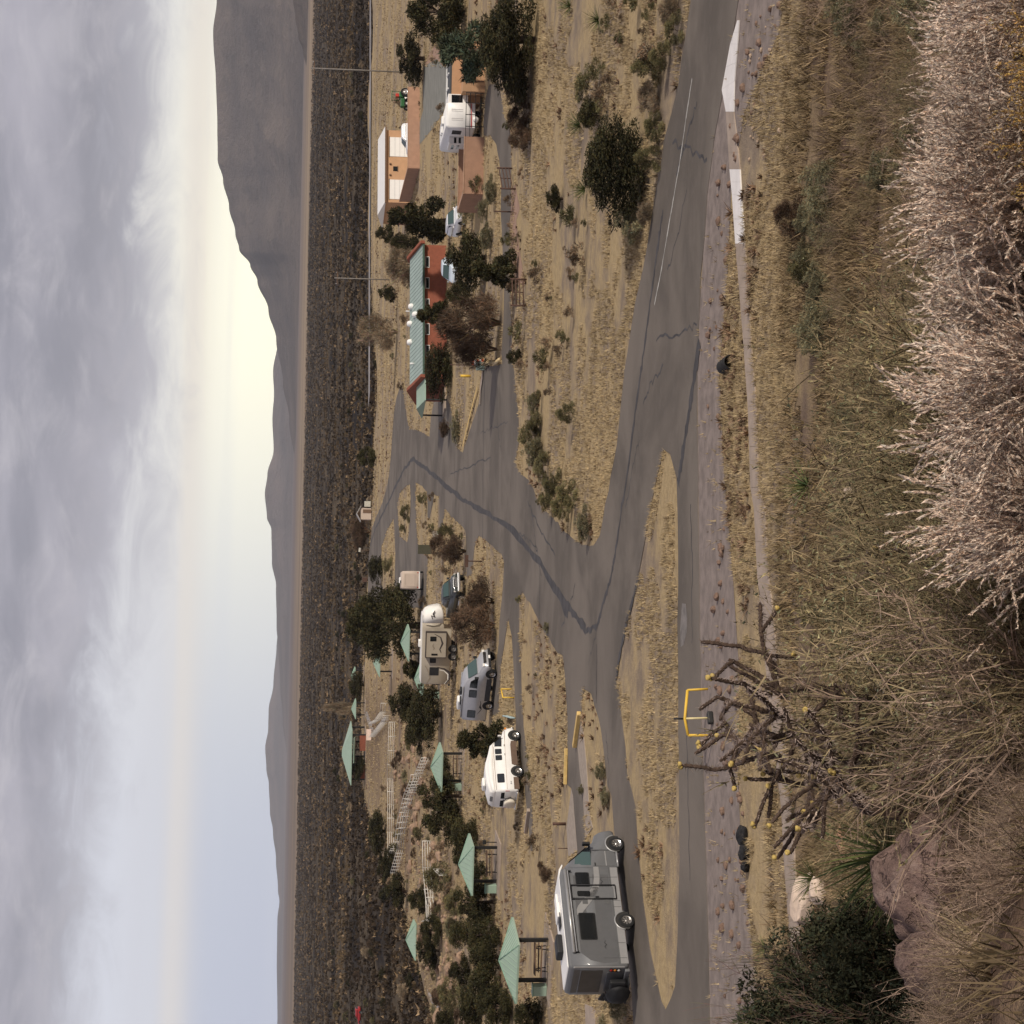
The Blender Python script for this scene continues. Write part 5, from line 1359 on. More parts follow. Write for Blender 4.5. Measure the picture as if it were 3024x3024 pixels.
for k in range(2): TREE[f'bare{k}'] = (crown('crown', 62+k, egg if k else dome, 8500, .085, M_BROWN, 26, up=.55, asp=.10), branch_mesh('trunk', 60+k, M_BROWN, 6, 3, .4, .028, .55))
for k in range(2): TREE[f'pale{k}'] = (crown('crown', 72+k, egg, 7000, .095, M_PALE, 22, up=.9, asp=.08), branch_mesh('trunk', 70+k, M_PALE, 7, 3, .4, .022, .45, .4))
def plant(kind, base, width, height, label, group=None, name='juniper_tree', cat='tree', rz=None, parts=True):
    cm, tm = TREE[kind]
    o = empty(name, base, rnd.uniform(0, 6.28) if rz is None else rz, label, cat, group)
    o.scale = (width*1.25, width*1.25, height*1.10)
    for nm, me in (('trunk', tm), ('crown', cm)):
        c = bpy.data.objects.new(nm, me); COL.objects.link(c); c.parent = o
    return o
def tree(kind, x0, x1, y0, y1, label, group=None, name='juniper_tree', cat='tree', depth=0, z=0):
    """photo extents (top, foot, one side, other side) of a tree standing on level z"""
    b = at(x1, (y0+y1)/2, z)
    if depth: b = b+Vector((b.x, b.y, 0)).normalized()*depth
    s = 1/ppm(b)
    d = math.hypot(b.x, b.y); fc = d/math.hypot(d, H)
    if kind.startswith(('juni', 'cone', 'big', 'olive', 'sage')): k = 1.0
    else: k = 1.0
    w = (y1-y0)*s; h = (x1-x0)*s/fc
    h -= .30*w*(H/d)          # the near half of the crown hides part of the foot
    return plant(kind, b+Vector((0, w*.25, 0)), w, max(.3, h), label, group, name, cat)
T = tree
T('juniper1', 1196, 1378, -60, 112, 'dark juniper at the edge of the yard beyond the stucco block')
T('juniper0', 1168, 1257, 100, 232, 'rounded dark juniper in front of the tall power pole')
T('pine', 1297, 1455, 62, 228, 'grey-green juniper leaning over the dark flat roof', name='grey_juniper_tree')
T('bigjuniper', 1412, 1588, -40, 252, 'massive dark juniper at the head of the drive')
T('olive', 1694, 1781, 186, 331, 'loose olive shrub in the dry field near the big juniper bush', name='olive_shrub', cat='shrub')
T('bigjuniper', 1722, 1905, 335, 640, 'broad dense dark juniper bush beside the entrance road', name='juniper_bush', cat='bush')
T('juniper3', 1718, 1790, 305, 375, 'small reddish juniper crown rising at the flank of the broad juniper bush', name='juniper_bush', cat='bush', depth=2)
T('sage', 1812, 1903, 600, 710, 'grey scrub in the shade of the broad juniper bush', name='grey_shrub', cat='shrub')
T('juniper0', 1609, 1665, 547, 622, 'small round dark juniper alone in the dry field', name='juniper_bush', cat='bush')
T('cone0', 1145, 1345, 570, 720, 'tall dark conifer between the garage wall and brick building', depth=4)
T('juniper2', 1148, 1240, 690, 736, 'dark juniper pressed behind the brick building corner')
T('juniper1', 1106, 1163, 660, 712, 'round dark juniper near the highway side of the garage')
T('juniper0', 1316, 1436, 674, 836, 'dark juniper hiding a parked white car')
T('cone1', 1392, 1531, 738, 856, 'upright dark pine at the edge of the drive', name='pine_tree')
T('juniper3', 1312, 1400, 836, 905, 'low dark juniper before the pale blue-white car')
T('cone1', 1230, 1330, 876, 982, 'dark conifer against the green metal roof')
T('bare0', 1285, 1484, 880, 1022, 'bare brown tree in front of the brick building', name='bare_tree')
T('bare1', 1320, 1470, 985, 1075, 'smaller bare brown tree close to the orange drum', name='bare_tree')
T('juniper2', 1250, 1334, 1010, 1168, 'wide dark green juniper at the end of the brick building')
T('juniper1', 1493, 1542, 1028, 1078, 'tiny dark juniper on the drive verge by the log barrier', name='juniper_bush', cat='bush')
T('pale0', 1133, 1232, 728, 838, 'pale leafless willow behind the green roof', name='bare_tree')
T('juniper0', 1114, 1175, 842, 890, 'dark bush under the second power pole', name='juniper_bush', cat='bush')
T('pale1', 1055, 1175, 930, 1025, 'pale leafless tree standing out against the lava', name='bare_tree')
for q in ((1400, 1440, 590, 650), (1405, 1455, 660, 735), (1420, 1466, 520, 600), (1330, 1400, 575, 650)):
    T('sage', *q, 'grey-green sage shrub between the stucco wall and the drive', 'sage shrubs by the drive', name='sage_shrub', cat='shrub')
T('juniper1', 1052, 1112, 1322, 1380, 'lone round juniper beyond the far parking bay')
T('bare1', 1030, 1092, 1520, 1620, 'brown leafless thicket beside the small shed', name='bare_bush', cat='bush')
T('juniper2', 1095, 1140, 1640, 1720, 'low dark juniper beside the far road before the big evergreen', depth=12)
T('bigjuniper', 1017, 1244, 1742, 1958, 'biggest evergreen, rising behind the beige trailer', name='evergreen_tree')
T('bare0', 1326, 1466, 1785, 1918, 'dense brown leafless bush between pickup and silver van', name='bare_bush', cat='bush')
T('bare1', 1370, 1462, 1720, 1830, 'thin leafless bush beside the pickup nose', name='bare_bush', cat='bush')
T('juniper0', 1143, 1246, 2028, 2142, 'dark juniper overlapping the trailhead railing')
T('juniper3', 1196, 1308, 2040, 2190, 'broad dark juniper beside the beige trailer shelter')
T('cone0', 1196, 1264, 1930, 2025, 'green juniper between two mint shelters', depth=6)
T('cone1', 1356, 1520, 2112, 2278, 'dark juniper right behind the white camper van', depth=2)
T('bare0', 1268, 1314, 1570, 1650, 'brown scrub around the notice board', name='bare_bush', cat='bush')
T('olive', 1290, 1345, 1545, 1590, 'olive brown bush beside the pale panel', name='olive_shrub', cat='shrub')
T('bare1', 1300, 1378, 1590, 1665, 'twisted leafless bush behind the T-shaped post', name='bare_bush', cat='bush')
for q in ((1180, 1212, 1490, 1540), (1178, 1200, 1545, 1575), (1128, 1160, 1640, 1700), (1230, 1262, 1455, 1490)):
    T('olive', *q, 'brown scrub bush on a parking island', 'scrub bushes on the parking islands', name='scrub_bush', cat='bush')
for i, q in enumerate(((1237, 1368, 2308, 2400), (1250, 1368, 2390, 2482), (1335, 1412, 2428, 2505), (1340, 1412, 2495, 2565), (1258, 1333, 2562, 2636), (1345, 1464, 2620, 2716), (1330, 1404, 2728, 2800), (1385, 1480, 2728, 2800), (1388, 1482, 2795, 2866), (1246, 1307, 2720, 2786), (1235, 1299, 2774, 2850), (1209, 1265, 2630, 2690), (1141, 1205, 2598, 2678), (1093, 1142, 2406, 2512), (1299, 1370, 2896, 2992), (1385, 1486, 2860, 2976), (1422, 1516, 2934, 3040), (1360, 1425, 2900, 3030), (1290, 1345, 2990, 3060), (1318, 1368, 2640, 2700), (1385, 1440, 2560, 2625), (1395, 1450, 2680, 2735), (1200, 1250, 2150, 2210), (1290, 1330, 2240, 2300), (1290, 1350, 2290, 2345), (1120, 1170, 2520, 2600), (1330, 1390, 2838, 2905))):
    q0 = q; q = (q[0]-8, q[1], q[2]-9, q[3]+9)
    T(('juniper0', 'juniper1', 'juniper2', 'juniper3', 'olive')[i % 5 if i % 3 else i % 4], *q, ('low ' if q[1]-q[0] < 65 else 'tall ' if q[1]-q[0] > 95 else '')+('olive-brown bush' if False else 'dark juniper')+(' on the rocky slope beside the curving railing' if q[2] < 2450 else ' between the railings and the shelter in the grass' if q[2] < 2700 else ' on the slope beside the pale trail') , 'junipers on the rocky slope')
T('juniper2', 1512, 1604, 2960, 3060, 'dark juniper bush left of the shelter behind the motorhome', name='juniper_bush', cat='bush')
T('juniper0', 1034, 1080, 2240, 2306, 'dark bush at the end of the group shelter', name='juniper_bush', cat='bush')
T('juniper3', 1040, 1088, 1990, 2060, 'dark scrub behind the small far shelter', name='juniper_bush', cat='bush', depth=20)
T('pale1', 960, 1075, 2075, 2110, 'slim pale poplar-like tree by the lava', name='bare_tree', depth=15)
for q in ((1590, 1632, 2560, 2605), (1586, 1606, 2545, 2570)):
    T('bare1', *q, 'dark twiggy bush in the grass ahead of the motorhome', 'twiggy bushes by the motorhome', name='twiggy_bush', cat='bush')
for q in ((1600, 1622, 1838, 1868), (1745, 1790, 2255, 2300), (1780, 1850, 2940, 3024), (1762, 1800, 2330, 2380), (1700, 1725, 2320, 2345), (1760, 1790, 3000, 3040)):
    T('sage', *q, 'green-grey tuft shrub in the dry grass by the road', 'tuft shrubs by the camp road', name='tuft_shrub', cat='shrub')
for q in ((1530, 1600, 1240, 1330), (1535, 1605, 1300, 1390), (1575, 1625, 1330, 1420), (1560, 1600, 1210, 1290), (1600, 1660, 1390, 1470), (1590, 1640, 1440, 1510), (1625, 1690, 1460, 1540), (1640, 1710, 1420, 1500), (1640, 1700, 1190, 1250), (1690, 1745, 1500, 1590), (1545, 1590, 1160, 1220), (1325, 1358, 1215, 1300), (1295, 1330, 1240, 1290)):
    T(('sage', 'olive', 'bare1')[rnd.randrange(3)], *q, 'brown-grey scrub bush along the road junction', 'scrub bushes along the junction', name='scrub_bush', cat='bush')
for q in ((1490, 1560, 230, 320), (1495, 1566, 310, 400), (1500, 1570, 380, 440)):
    T('bare0', *q, 'brown scrub at the foot of the massive juniper', 'scrub at the drive head', name='scrub_bush', cat='bush')
for q in ((1860, 1960, 150, 240), (1880, 1950, 240, 330), (1900, 1960, 330, 420), (1870, 1955, 430, 500), (1915, 1985, 120, 200), (1960, 2020, 40, 130), (1940, 2010, -20, 60), (1880, 1930, 600, 660)):
    T('pale1' if rnd.random() < .5 else 'olive', *q, 'tan brush along the edge of the entrance road', 'roadside brush', name='roadside_brush', cat='bush')
# ---- where nothing grows
def inside(px, py, poly):
    x = np.array([p[0] for p in poly]); y = np.array([p[1] for p in poly])
    r = np.zeros(len(px), bool); j = len(x)-1
    for i in range(len(x)):
        c = ((y[i] > py) != (y[j] > py)) & (px < (x[j]-x[i])*(py-y[i])/(y[j]-y[i]+1e-12)+x[i])
        r ^= c; j = i
    return r
_roads = G(OUT); _isl = [G(ISL1), G(ISL2), G(ISL9)]
_bare = [G(grv), [Vector(p) for p in (c0, cR, cR+nb*6, c0+nb*6)], G([Z6(700, 540), Z6(662, 1000), Z6(660, 1180), Z6(905, 830), Z6(910, 560)]),
         G([Y5(600, 1200), Y5(640, 1500), Y5(668, 1932), Z1(720, 270), Z1(640, 0), Y5(572, 1400)]), G([Y5(520, 1735), Z1(555, 0), Z1(592, 460), Z1(515, 520), Z1(500, 270)])]
_path = G([(2186, 60), (2170, 330), (2192, 575), (2220, 1000), (2243, 1440), (2272, 1700), (2300, 1980), (2350, 2380), (2405, 2880), (2360, 2880), (2312, 2380), (2266, 1980), (2240, 1700), (2220, 1440), (2198, 1000), (2165, 575), (2147, 330), (2181, 60)])
def free(px, py):
    r = ~inside(px, py, _roads)
    for i in _isl: r |= inside(px, py, i)
    for b in _bare[1:]+[_path]: r &= ~inside(px, py, b)
    r &= ~(inside(px, py, [(b0+Vector(q)) for q in ((0, 0, 0), (BL, 4.7, 0), (BL-2, 11, 0), (-2, 7, 0))]))
    return r
rg = np.random.default_rng(5)
def scatter(n, d0, d1, azw=16.5, pw=1.0):
    u = rg.random(n)
    d = d0*(d1/d0)**u if pw == 1 else (d0**pw+(d1**pw-d0**pw)*u)**(1/pw)
    a = np.radians(rg.uniform(-azw, azw, n))
    return d*np.sin(a), d*np.cos(a)
def zs(px, py): return np.array([ground_z(x, y) for x, y in zip(px, py)])
def nz(px, py, s, o): return np.array([noise.noise(Vector((x*s, y*s, o))) for x, y in zip(px, py)])
def tuft_mesh(name, px, py, pz, hgt, wid, m, nb_=5, col=None, lean=.5):
    n = len(px)
    P = np.repeat(np.stack([px, py, pz], 1), nb_, 0)
    P[:, :2] += rg.normal(0, .35, (n*nb_, 2))*np.repeat(hgt, nb_)[:, None]*.45
    h = np.repeat(hgt, nb_)*rg.uniform(.6, 1.25, n*nb_); w = np.repeat(wid, nb_)
    a = rg.uniform(0, 2*PI, n*nb_)
    s = np.stack([np.cos(a), np.sin(a), np.zeros_like(a)], 1)*(w*.5)[:, None]
    tip = P+np.stack([rg.normal(0, lean, n*nb_)*h, rg.normal(0, lean, n*nb_)*h, h], 1)
    V = np.stack([P-s, P+s, tip], 1).reshape(-1, 3)
    F = np.arange(3*n*nb_).reshape(-1, 3)
    t = np.repeat(col, nb_, 0)*rg.uniform(.8, 1.2, (n*nb_, 1))
    o = bpy.data.objects.new(name, npmesh(name, V, F, m, t)); COL.objects.link(o)
    return o
# ---- dry grass over the flat
px, py = scatter(210000, 64, 440, 16.5, 1.0)
ok = free(px, py); px, py = px[ok], py[ok]
ingr = inside(px, py, _bare[0]); keep = ~ingr | (rg.random(len(px)) < .05)
px, py = px[keep], py[keep]
dn = nz(px, py, .10, 3)*.6+nz(px, py, .35, 7)*.5
k = (dn > np.where(inside(px, py, _isl[2]), .0, -.04)) & (np.hypot(px, py) < np.array([lava_edge(math.degrees(math.atan2(x, y))) for x, y in zip(px, py)])-4); px, py, dn = px[k], py[k], dn[k]
d = np.hypot(px, py)
pz = np.where(d > 380, zs(px, py), 0.0)
c = np.stack([np.ones(len(px)), np.ones(len(px)), np.ones(len(px))], 1)*rg.uniform(.62, 1.12, (len(px), 1))
br = rg.random(len(px)) < .14; c[br] *= np.array([.52, .49, .50])
o = tuft_mesh('dry_grass', px, py, pz, rg.uniform(.09, .27, len(px)), .012+d*.00022, M_STRAW, 5, c, .38)
tag(o, 'dry straw-coloured grass covering the flat ground', 'grass', kind='stuff')
# ---- low dark scrub dotted over the field
M_SCRB = leafmat('scrub_twig', (.175, .125, .08), .3, rand=.3)
SCR = [crown('scrub', 80+i, dome, 800, .13, (M_SCRB, M_OLIVE, M_SCRB)[i], 10, up=.6, lobe=.34, asp=.22) for i in range(3)]
px, py = scatter(1600, 72, 330, 15.5, .8)
ok = free(px, py) & ~inside(px, py, _bare[0]); px, py = px[ok], py[ok]
cnt = 0
for x, y in zip(px, py):
    if y < 76 or (x < 4 and y < 130 and (y < 96 or rnd.random() < .8)) or noise.noise(Vector((x*.05, y*.05, 2))) < .08: continue
    o = bpy.data.objects.new('scrub_tuft', SCR[rnd.randrange(3)]); COL.objects.link(o)
    s = rnd.choice((.35, .45, .6, .8, 1.2))*rnd.uniform(.8, 1.2)*(1.3 if y > 150 else 1)
    o.location = (x, y, ground_z(x, y)); o.rotation_euler.z = rnd.uniform(0, 6); o.scale = (s*1.25, s*1.25, s*.9)
    tag(o, ('tiny' if s < .6 else 'small' if s < .9 else 'bushier')+' dark scrub tuft '+('in the dry field between drive and entrance road' if x > 4 and y < 175 else 'on the dry ground past the drive' if x > 4 else 'in the grass around the shelters' if y < 150 else 'on the dry ground between the parked trailers and the lava'), 'scrub', 'small scrub tufts in the dry field')
    cnt += 1
    if cnt >= 290: break
# the countless smaller ones
px, py = scatter(14000, 70, 420, 16.5, 1.0)
ok = free(px, py) & ~inside(px, py, _bare[0]) & (np.hypot(px, py) < np.array([lava_edge(math.degrees(math.atan2(x, y))) for x, y in zip(px, py)])-4)
px, py = px[ok], py[ok]
kk = nz(px, py, .05, 21)+.5*nz(px, py, .3, 22) > .22; px, py = px[kk], py[kk]
hh = rg.uniform(.10, .30, len(px))
cc = np.ones((len(px), 3))*rg.uniform(1.3, 2.8, (len(px), 1))
o = tuft_mesh('low_scrub', px, py, np.zeros(len(px)), hh, hh*.35+np.hypot(px, py)*.0002, M_BROWN, 14, cc, .7)
tag(o, 'low brown scrub speckling the dry field', 'scrub', kind='stuff')
# ---- lava field: broken black basalt with scrub, one mass to the far edge
n = 75000
u = rg.random(n); a = np.radians(rg.uniform(-19, 19, n))
ed = np.array([lava_edge(math.degrees(q)) for q in a])+4
d = ed*(3050/ed)**u
px, py = d*np.sin(a), d*np.cos(a)
pz = zs(px, py)
kind_ = rg.random(n)
pat = np.array([noise.noise(Vector((x*.0035, y*.011, 11)))*1.0+noise.noise(Vector((x*.012, y*.04, 12)))*.7 for x, y in zip(px, py)])
col = np.where((kind_ < .62+pat*1.1)[:, None], np.array([.10, .085, .075]), np.where((kind_ < .90)[:, None], np.array([.30, .26, .21]), np.array([.70, .62, .55])))
col = col*rg.uniform(.7, 1.3, (n, 1))
hg = rg.uniform(.3, 1.0, n)*(.7+d*.0004)
o = tuft_mesh('lava_scrub', px, py, pz-.1, hg, hg*1.1, leafmat('lava_scrub_leaf', (.36, .28, .18), .2, rand=0, scale=.02), 6, col, .6)
tag(o, 'black lava field overgrown with dark scrub and straw grass', 'lava field', kind='stuff')
LJ = [0]
px, py = scatter(700, 230, 900, 15.5, 1)
for x, y in zip(px, py):
    dd_ = math.hypot(x, y); e = lava_edge(math.degrees(math.atan2(x, y)))
    if dd_ < e+12: continue
    LJ[0] += 1
    if LJ[0] > 150: break
    o = bpy.data.objects.new('lava_bush', TREE[('juniper0', 'bare0', 'olive', 'juniper2', 'pale0')[rnd.randrange(5)]][0]); COL.objects.link(o)
    s = rnd.uniform(1.3, 3.2); o.location = (x, y, ground_z(x, y)-.1); o.rotation_euler.z = rnd.uniform(0, 6); o.scale = (s*1.3, s*1.3, s*.8)
    tag(o, 'scrub bush growing on the black lava field', 'bush', 'bushes on the lava field')
# ---- rocks on the slope by the railings
def rock_mesh(seed, sub=2, rough=.35, flat=.7):
    b = bmesh.new(); bmesh.ops.create_icosphere(b, subdivisions=sub, radius=.5)
    for v in b.verts:
        q = v.co*2.2+Vector((seed*3.1, seed, 0))
        f = 1+rough*noise.noise(q)+rough*.5*noise.noise(q*2.7)
        v.co = Vector((v.co.x*f, v.co.y*f*.85, v.co.z*f*flat))
    for _ in range(5):
        nrm = Vector((random.Random(seed+_).gauss(0, 1), random.Random(seed+_*7+1).gauss(0, 1), random.Random(seed+_*3+2).gauss(0, .6))).normalized()
        for v in b.verts:
            h = v.co.dot(nrm)-.36
            if h > 0: v.co -= nrm*h*.85
    me = bpy.data.meshes.new('rock'); b.to_mesh(me); b.free()
    return me
def stone(name, col, seed, n=4, var=.22, **k):
    m = mat(name, col, .95, var=var, scale=4, dirt=.25, bump=.7, bscale=16)
    L = [rock_mesh(seed+i, **k) for i in range(n)]
    for me in L: me.materials.append(m)
    return L
ROCK_O = stone('orange_sandstone', (.30, .20, .135), 3)
cnt = 0
while cnt < 230:
    zx, zy = rnd.uniform(700, 1340), rnd.uniform(-300, 1900)
    if not (700+max(0, zy)*.17 < zx < 1000+zy*.20): continue
    p = at(*Z3(zx, zy)); cnt += 1
    o = bpy.data.objects.new('sandstone_rock', ROCK_O[rnd.randrange(4)]); COL.objects.link(o)
    s = rnd.choice((.3, .4, .5, .6, .8, 1.2))*rnd.uniform(.8, 1.2); o.location = p+Vector((0, 0, s*.12)); o.rotation_euler = (rnd.uniform(-.3, .3), rnd.uniform(-.3, .3), rnd.uniform(0, 6)); o.scale = (s*1.4, s, s)
    tag(o, 'orange-brown sandstone rock on the slope by the railings', 'rock', 'sandstone rocks on the slope')

for k in range(70):
    zx, zy = rnd.uniform(720, 1340), rnd.uniform(-250, 1900)
    if not (700+max(0, zy)*.17 < zx < 1000+zy*.20): continue
    p = at(*Z3(zx, zy))
    o = bpy.data.objects.new('slope_scrub', TREE[('bare0', 'olive', 'sage')[k % 3]][0]); COL.objects.link(o)
    s = rnd.uniform(.7, 1.7); o.location = p; o.rotation_euler.z = rnd.uniform(0, 6); o.scale = (s*1.4, s*1.4, s*.7)
    tag(o, ('small ' if s < 1.1 else 'broad ')+('brown' if k % 3 == 0 else 'olive' if k % 3 == 1 else 'grey')+' scrub among the sandstone rocks '+('near the curving railing' if zy < 500 else 'below the short railings' if zy < 1200 else 'near the pale trail'), 'scrub', 'scrub among the sandstone rocks')
# ================================================================== FOREGROUND HILLSIDE
def spot(sy, D, dz=0):
    """place on the hill in front of the viewer: photo y and distance"""
    x = D*(1512-sy)/FPX
    return Vector((x, D, ground_z(x, D)+dz))
M_SILV = leafmat('silver_plume', (.62, .50, .40), .12, rand=.16, scale=6)
M_STEM = leafmat('grey_stem', (.17, .125, .09), .2, rand=.15)
M_GREEN = leafmat('grey_green_leaflet', (.185, .163, .085), .3, rand=.25)
def strips(rg, P0, D0, L, w, seg=4, droop=.6, m=None):
    """curved tapering ribbons: start points, directions, lengths -> V, F and the centre lines"""
    n = len(P0); d = unit(D0); side = unit(np.cross(d, rg.normal(0, 1, (n, 3))))
    P = P0.copy(); rows = []; cen = []
    for k in range(seg+1):
        t = k/seg; ww = (w*(1-.85*t))[:, None]*.5
        rows.append(P-side*ww); rows.append(P+side*ww); cen.append(P.copy())
        d = unit(d+np.array([0, 0, -droop/seg])+rg.normal(0, .10, (n, 3)))
        P = P+d*(L/seg)[:, None]
    V = np.stack(rows, 1).reshape(-1, 3); st = 2*(seg+1)
    F = []
    for k in range(seg):
        b = np.arange(n)*st+2*k
        F.append(np.stack([b, b+1, b+3, b+2], 1))
    return V, np.concatenate(F, 0), np.stack(cen, 1)
def along(cen, t):
    """points at fractions t (n,k) along centre lines (n,s,3), with directions"""
    n, s, _ = cen.shape
    f = t*(s-1); i = np.minimum(f.astype(int), s-2); fr = (f-i)[..., None]
    r = np.arange(n)[:, None]
    a = cen[r, i]; b = cen[r, i+1]
    return (a+(b-a)*fr).reshape(-1, 3), unit((b-a).reshape(-1, 3))
def quad2tri(F): return np.concatenate([F[:, [0, 1, 2]], F[:, [0, 2, 3]]], 0)
def silver_mesh(seed, nst=42, leafn=120, L=.85, plume=.021):
    rg = np.random.default_rng(seed)
    a = rg.uniform(0, 2*PI, nst); r = rg.uniform(.05, .75, nst)
    D0 = np.stack([np.cos(a)*r, np.sin(a)*r, np.ones(nst)], 1)
    P0 = np.stack([np.cos(a)*.06*r, np.sin(a)*.06*r, np.zeros(nst)], 1)
    V1, F1, C1 = strips(rg, P0, D0, L*rg.uniform(.65, 1.15, nst), np.full(nst, .011), 6, .35)
    # side branches
    nb2 = nst*4
    tb = rg.uniform(.3, .85, (nst, 4)); Pb, Db = along(C1, tb)
    V2, F2, C2 = strips(rg, Pb, Db+rg.normal(0, .45, (nb2, 3))+np.array([0, 0, .25]), rg.uniform(.10, .34, nb2)*L, np.full(nb2, .007), 4, .2)
    Vs, Fs, Ts = [V1, V2], [quad2tri(F1), quad2tri(F2)+len(V1)], []
    off = len(V1)+len(V2)
    for C, n_, k, lo in ((C1, nst, leafn, .42), (C2, nb2, int(leafn*.55), .12)):
        t = rg.uniform(lo, 1, (n_, k)); P, Dr = along(C, t)
        V, F = leaves(rg, P, Dr*1.2, plume, .40, .2, .42)
        Vs.append(V); Fs.append(F+off); off += len(V)
    nstem = len(Fs[0])+len(Fs[1])
    T = np.concatenate([np.tile(np.array([[.28, .25, .24]]), (nstem, 1))*rg.uniform(.7, 1.3, (nstem, 1)), tints(rg, sum(len(f) for f in Fs[2:]), .6, 1.4, .06)], 0)
    return npmesh('silver_plumes', np.concatenate(Vs), np.concatenate(Fs), M_SILV, T)
def olive_mesh(seed, m, nst=34, L=1.0, leaf=.020, nleaf=34, stemtint=(1.15, 1.0, 1.1), k1=5, k2=4):
    rg = np.random.default_rng(seed)
    a = rg.uniform(0, 2*PI, nst); r = rg.uniform(.1, 1.0, nst)
    D0 = np.stack([np.cos(a)*r, np.sin(a)*r, np.ones(nst)*.95], 1)
    P0 = np.stack([np.cos(a)*.06, np.sin(a)*.06, np.zeros(nst)], 1)
    V1, F1, C1 = strips(rg, P0, D0, L*rg.uniform(.6, 1.1, nst), np.full(nst, .014), 5, .1)
    tb = rg.uniform(.25, .95, (nst, k1)); Pb, Db = along(C1, tb); n2 = nst*k1
    V2, F2, C2 = strips(rg, Pb, Db+rg.normal(0, .6, (n2, 3))+np.array([0, 0, .2]), rg.uniform(.15, .42, n2)*L, np.full(n2, .008), 4, .05)
    tb = rg.uniform(.2, 1, (n2, k2)); Pb, Db = along(C2, tb); n3 = n2*k2
    V3, F3, C3 = strips(rg, Pb, Db+rg.normal(0, .7, (n3, 3))+np.array([0, 0, .15]), rg.uniform(.05, .16, n3)*L, np.full(n3, .005), 2, 0)
    t = rg.uniform(.1, 1, (n3, max(1, nleaf//10))); P, Dr = along(C3, t)
    V4, F4 = leaves(rg, P, Dr*.8, leaf, .4, .2, .8)
    Vs = [V1, V2, V3, V4]; Fs = [quad2tri(F1), quad2tri(F2), quad2tri(F3), F4]; off = 0; out = []
    for V, F in zip(Vs, Fs): out.append(F+off); off += len(V)
    ns = sum(len(f) for f in out[:3])
    T = np.concatenate([np.tile(np.array([stemtint]), (ns, 1))*rg.uniform(.6, 1.5, (ns, 1)), tints(rg, len(F4), .55, 1.6, .1)], 0)
    return npmesh('twigs_and_leaves', np.concatenate(Vs), np.concatenate(out), m, T)
def grass_mesh(seed, n=150, L=.6, w=.0055, droop=1.3, sp=.75):
    rg = np.random.default_rng(seed)
    a = rg.uniform(0, 2*PI, n); r = rg.uniform(.05, sp, n)
    V, F, C = strips(rg, np.stack([np.cos(a)*.05, np.sin(a)*.05, np.zeros(n)], 1), np.stack([np.cos(a)*r, np.sin(a)*r, np.ones(n)], 1), L*rg.uniform(.55, 1.2, n), np.full(n, w), 7, droop)
    return npmesh('blades', V, F, M_STRAW, np.tile(tints(rg, n, .5, 1.3, .05), (7, 1)))
def bush_obj(name, me, p, s, label, cat, group, flat=1.0):
    o = bpy.data.objects.new(name, me); COL.objects.link(o)
    o.location = p; o.rotation_euler = (rnd.uniform(-.1, .1), rnd.uniform(-.1, .1), rnd.uniform(0, 6.28)); o.scale = (s, s, s*flat)
    return tag(o, label, cat, group)
SILV = [silver_mesh(100+i) for i in range(4)]
OLV = [olive_mesh(120+i, M_GREEN) for i in range(3)]
M_GREYB = leafmat('grey_brown_twig', (.20, .155, .12), .3, rand=.3)
DRY = [olive_mesh(140+i, M_GREYB, 26, 1.0, .016, 10, (1.2, 1.1, 1.05)) for i in range(2)]
GRS = [grass_mesh(150+i) for i in range(3)]
SILV = SILV
GS = 'silvery plumed shrubs on the near hillside'; GO = 'olive shrubs on the near hillside'; GD = 'dry twiggy shrubs on the near hillside'
# silvery shrubs on the right of the hill
def band(n, y0, y1, d0, d1, fn):
    for k in range(n):
        fn(rnd.uniform(y0, y1), rnd.uniform(d0, d1))
def where(sy): return 'below the bright footpath slabs' if sy < 450 else 'below the bushes of the footpath' if sy < 950 else 'below the round yucca' if sy < 1600 else 'around the fruiting cholla' if sy < 2120 else 'between the chollas and the boulder' if sy < 2450 else 'by the pinkish boulder'
def put(name, L, s0, s1, look, cat, group):
    def f(sy, D):
        s = rnd.uniform(s0, s1); k = (s-s0)/(s1-s0)
        bush_obj(name, L[rnd.randrange(len(L))], spot(sy, D, -.03), s, ('low ' if k < .33 else 'tall ' if k > .7 else 'medium ')+look+' '+where(sy), cat, group)
    return f
put_s = put('silver_shrub', SILV, .65, 1.0, 'silvery plumed shrub', 'shrub', GS)
put_o = put('olive_shrub', OLV, 1.0, 1.45, 'fine-leaved olive shrub', 'shrub', GO)
put_o2 = put('olive_shrub', OLV, .6, .95, 'small-leaved olive shrub', 'shrub', GO)
put_d = put('dry_shrub', DRY, .7, 1.1, 'leafless tan shrub', 'shrub', GD)
put_s2 = put('silver_shrub', SILV, .5, .7, 'thin silvery shrub', 'shrub', GS)
put_d2 = put('dry_shrub', DRY, .28, .42, 'short leafless grey shrub', 'shrub', GD)
put_g = put('grass_clump', GRS, .36, .58, 'arching straw bunch grass', 'grass', 'bunch grass clumps on the near hillside')
band(24, -100, 620, 10.5, 15.0, put_s)
band(12, -100, 700, 8.4, 10.5, put_s)
band(12, 620, 1200, 8.6, 11.5, put_s)
band(9, 1000, 1600, 8.0, 9.0, put_s)
band(8, 250, 1000, 14, 20, put_d)
band(6, 0, 1000, 11, 16, put_o2)
band(16, 950, 1600, 11.5, 17, put_o)
band(18, 1450, 2150, 11.0, 15.5, put_o)
band(11, 1500, 2150, 9.0, 10.6, put_o2)
band(6, 1700, 2150, 9.5, 14, put_s2)
band(5, 1200, 2100, 12.0, 16, put_d)
band(8, 1150, 2150, 9.5, 13, put_o)
band(5, 2150, 2450, 13, 16, put_d)
band(3, 2050, 2150, 8.8, 10.5, put_d)
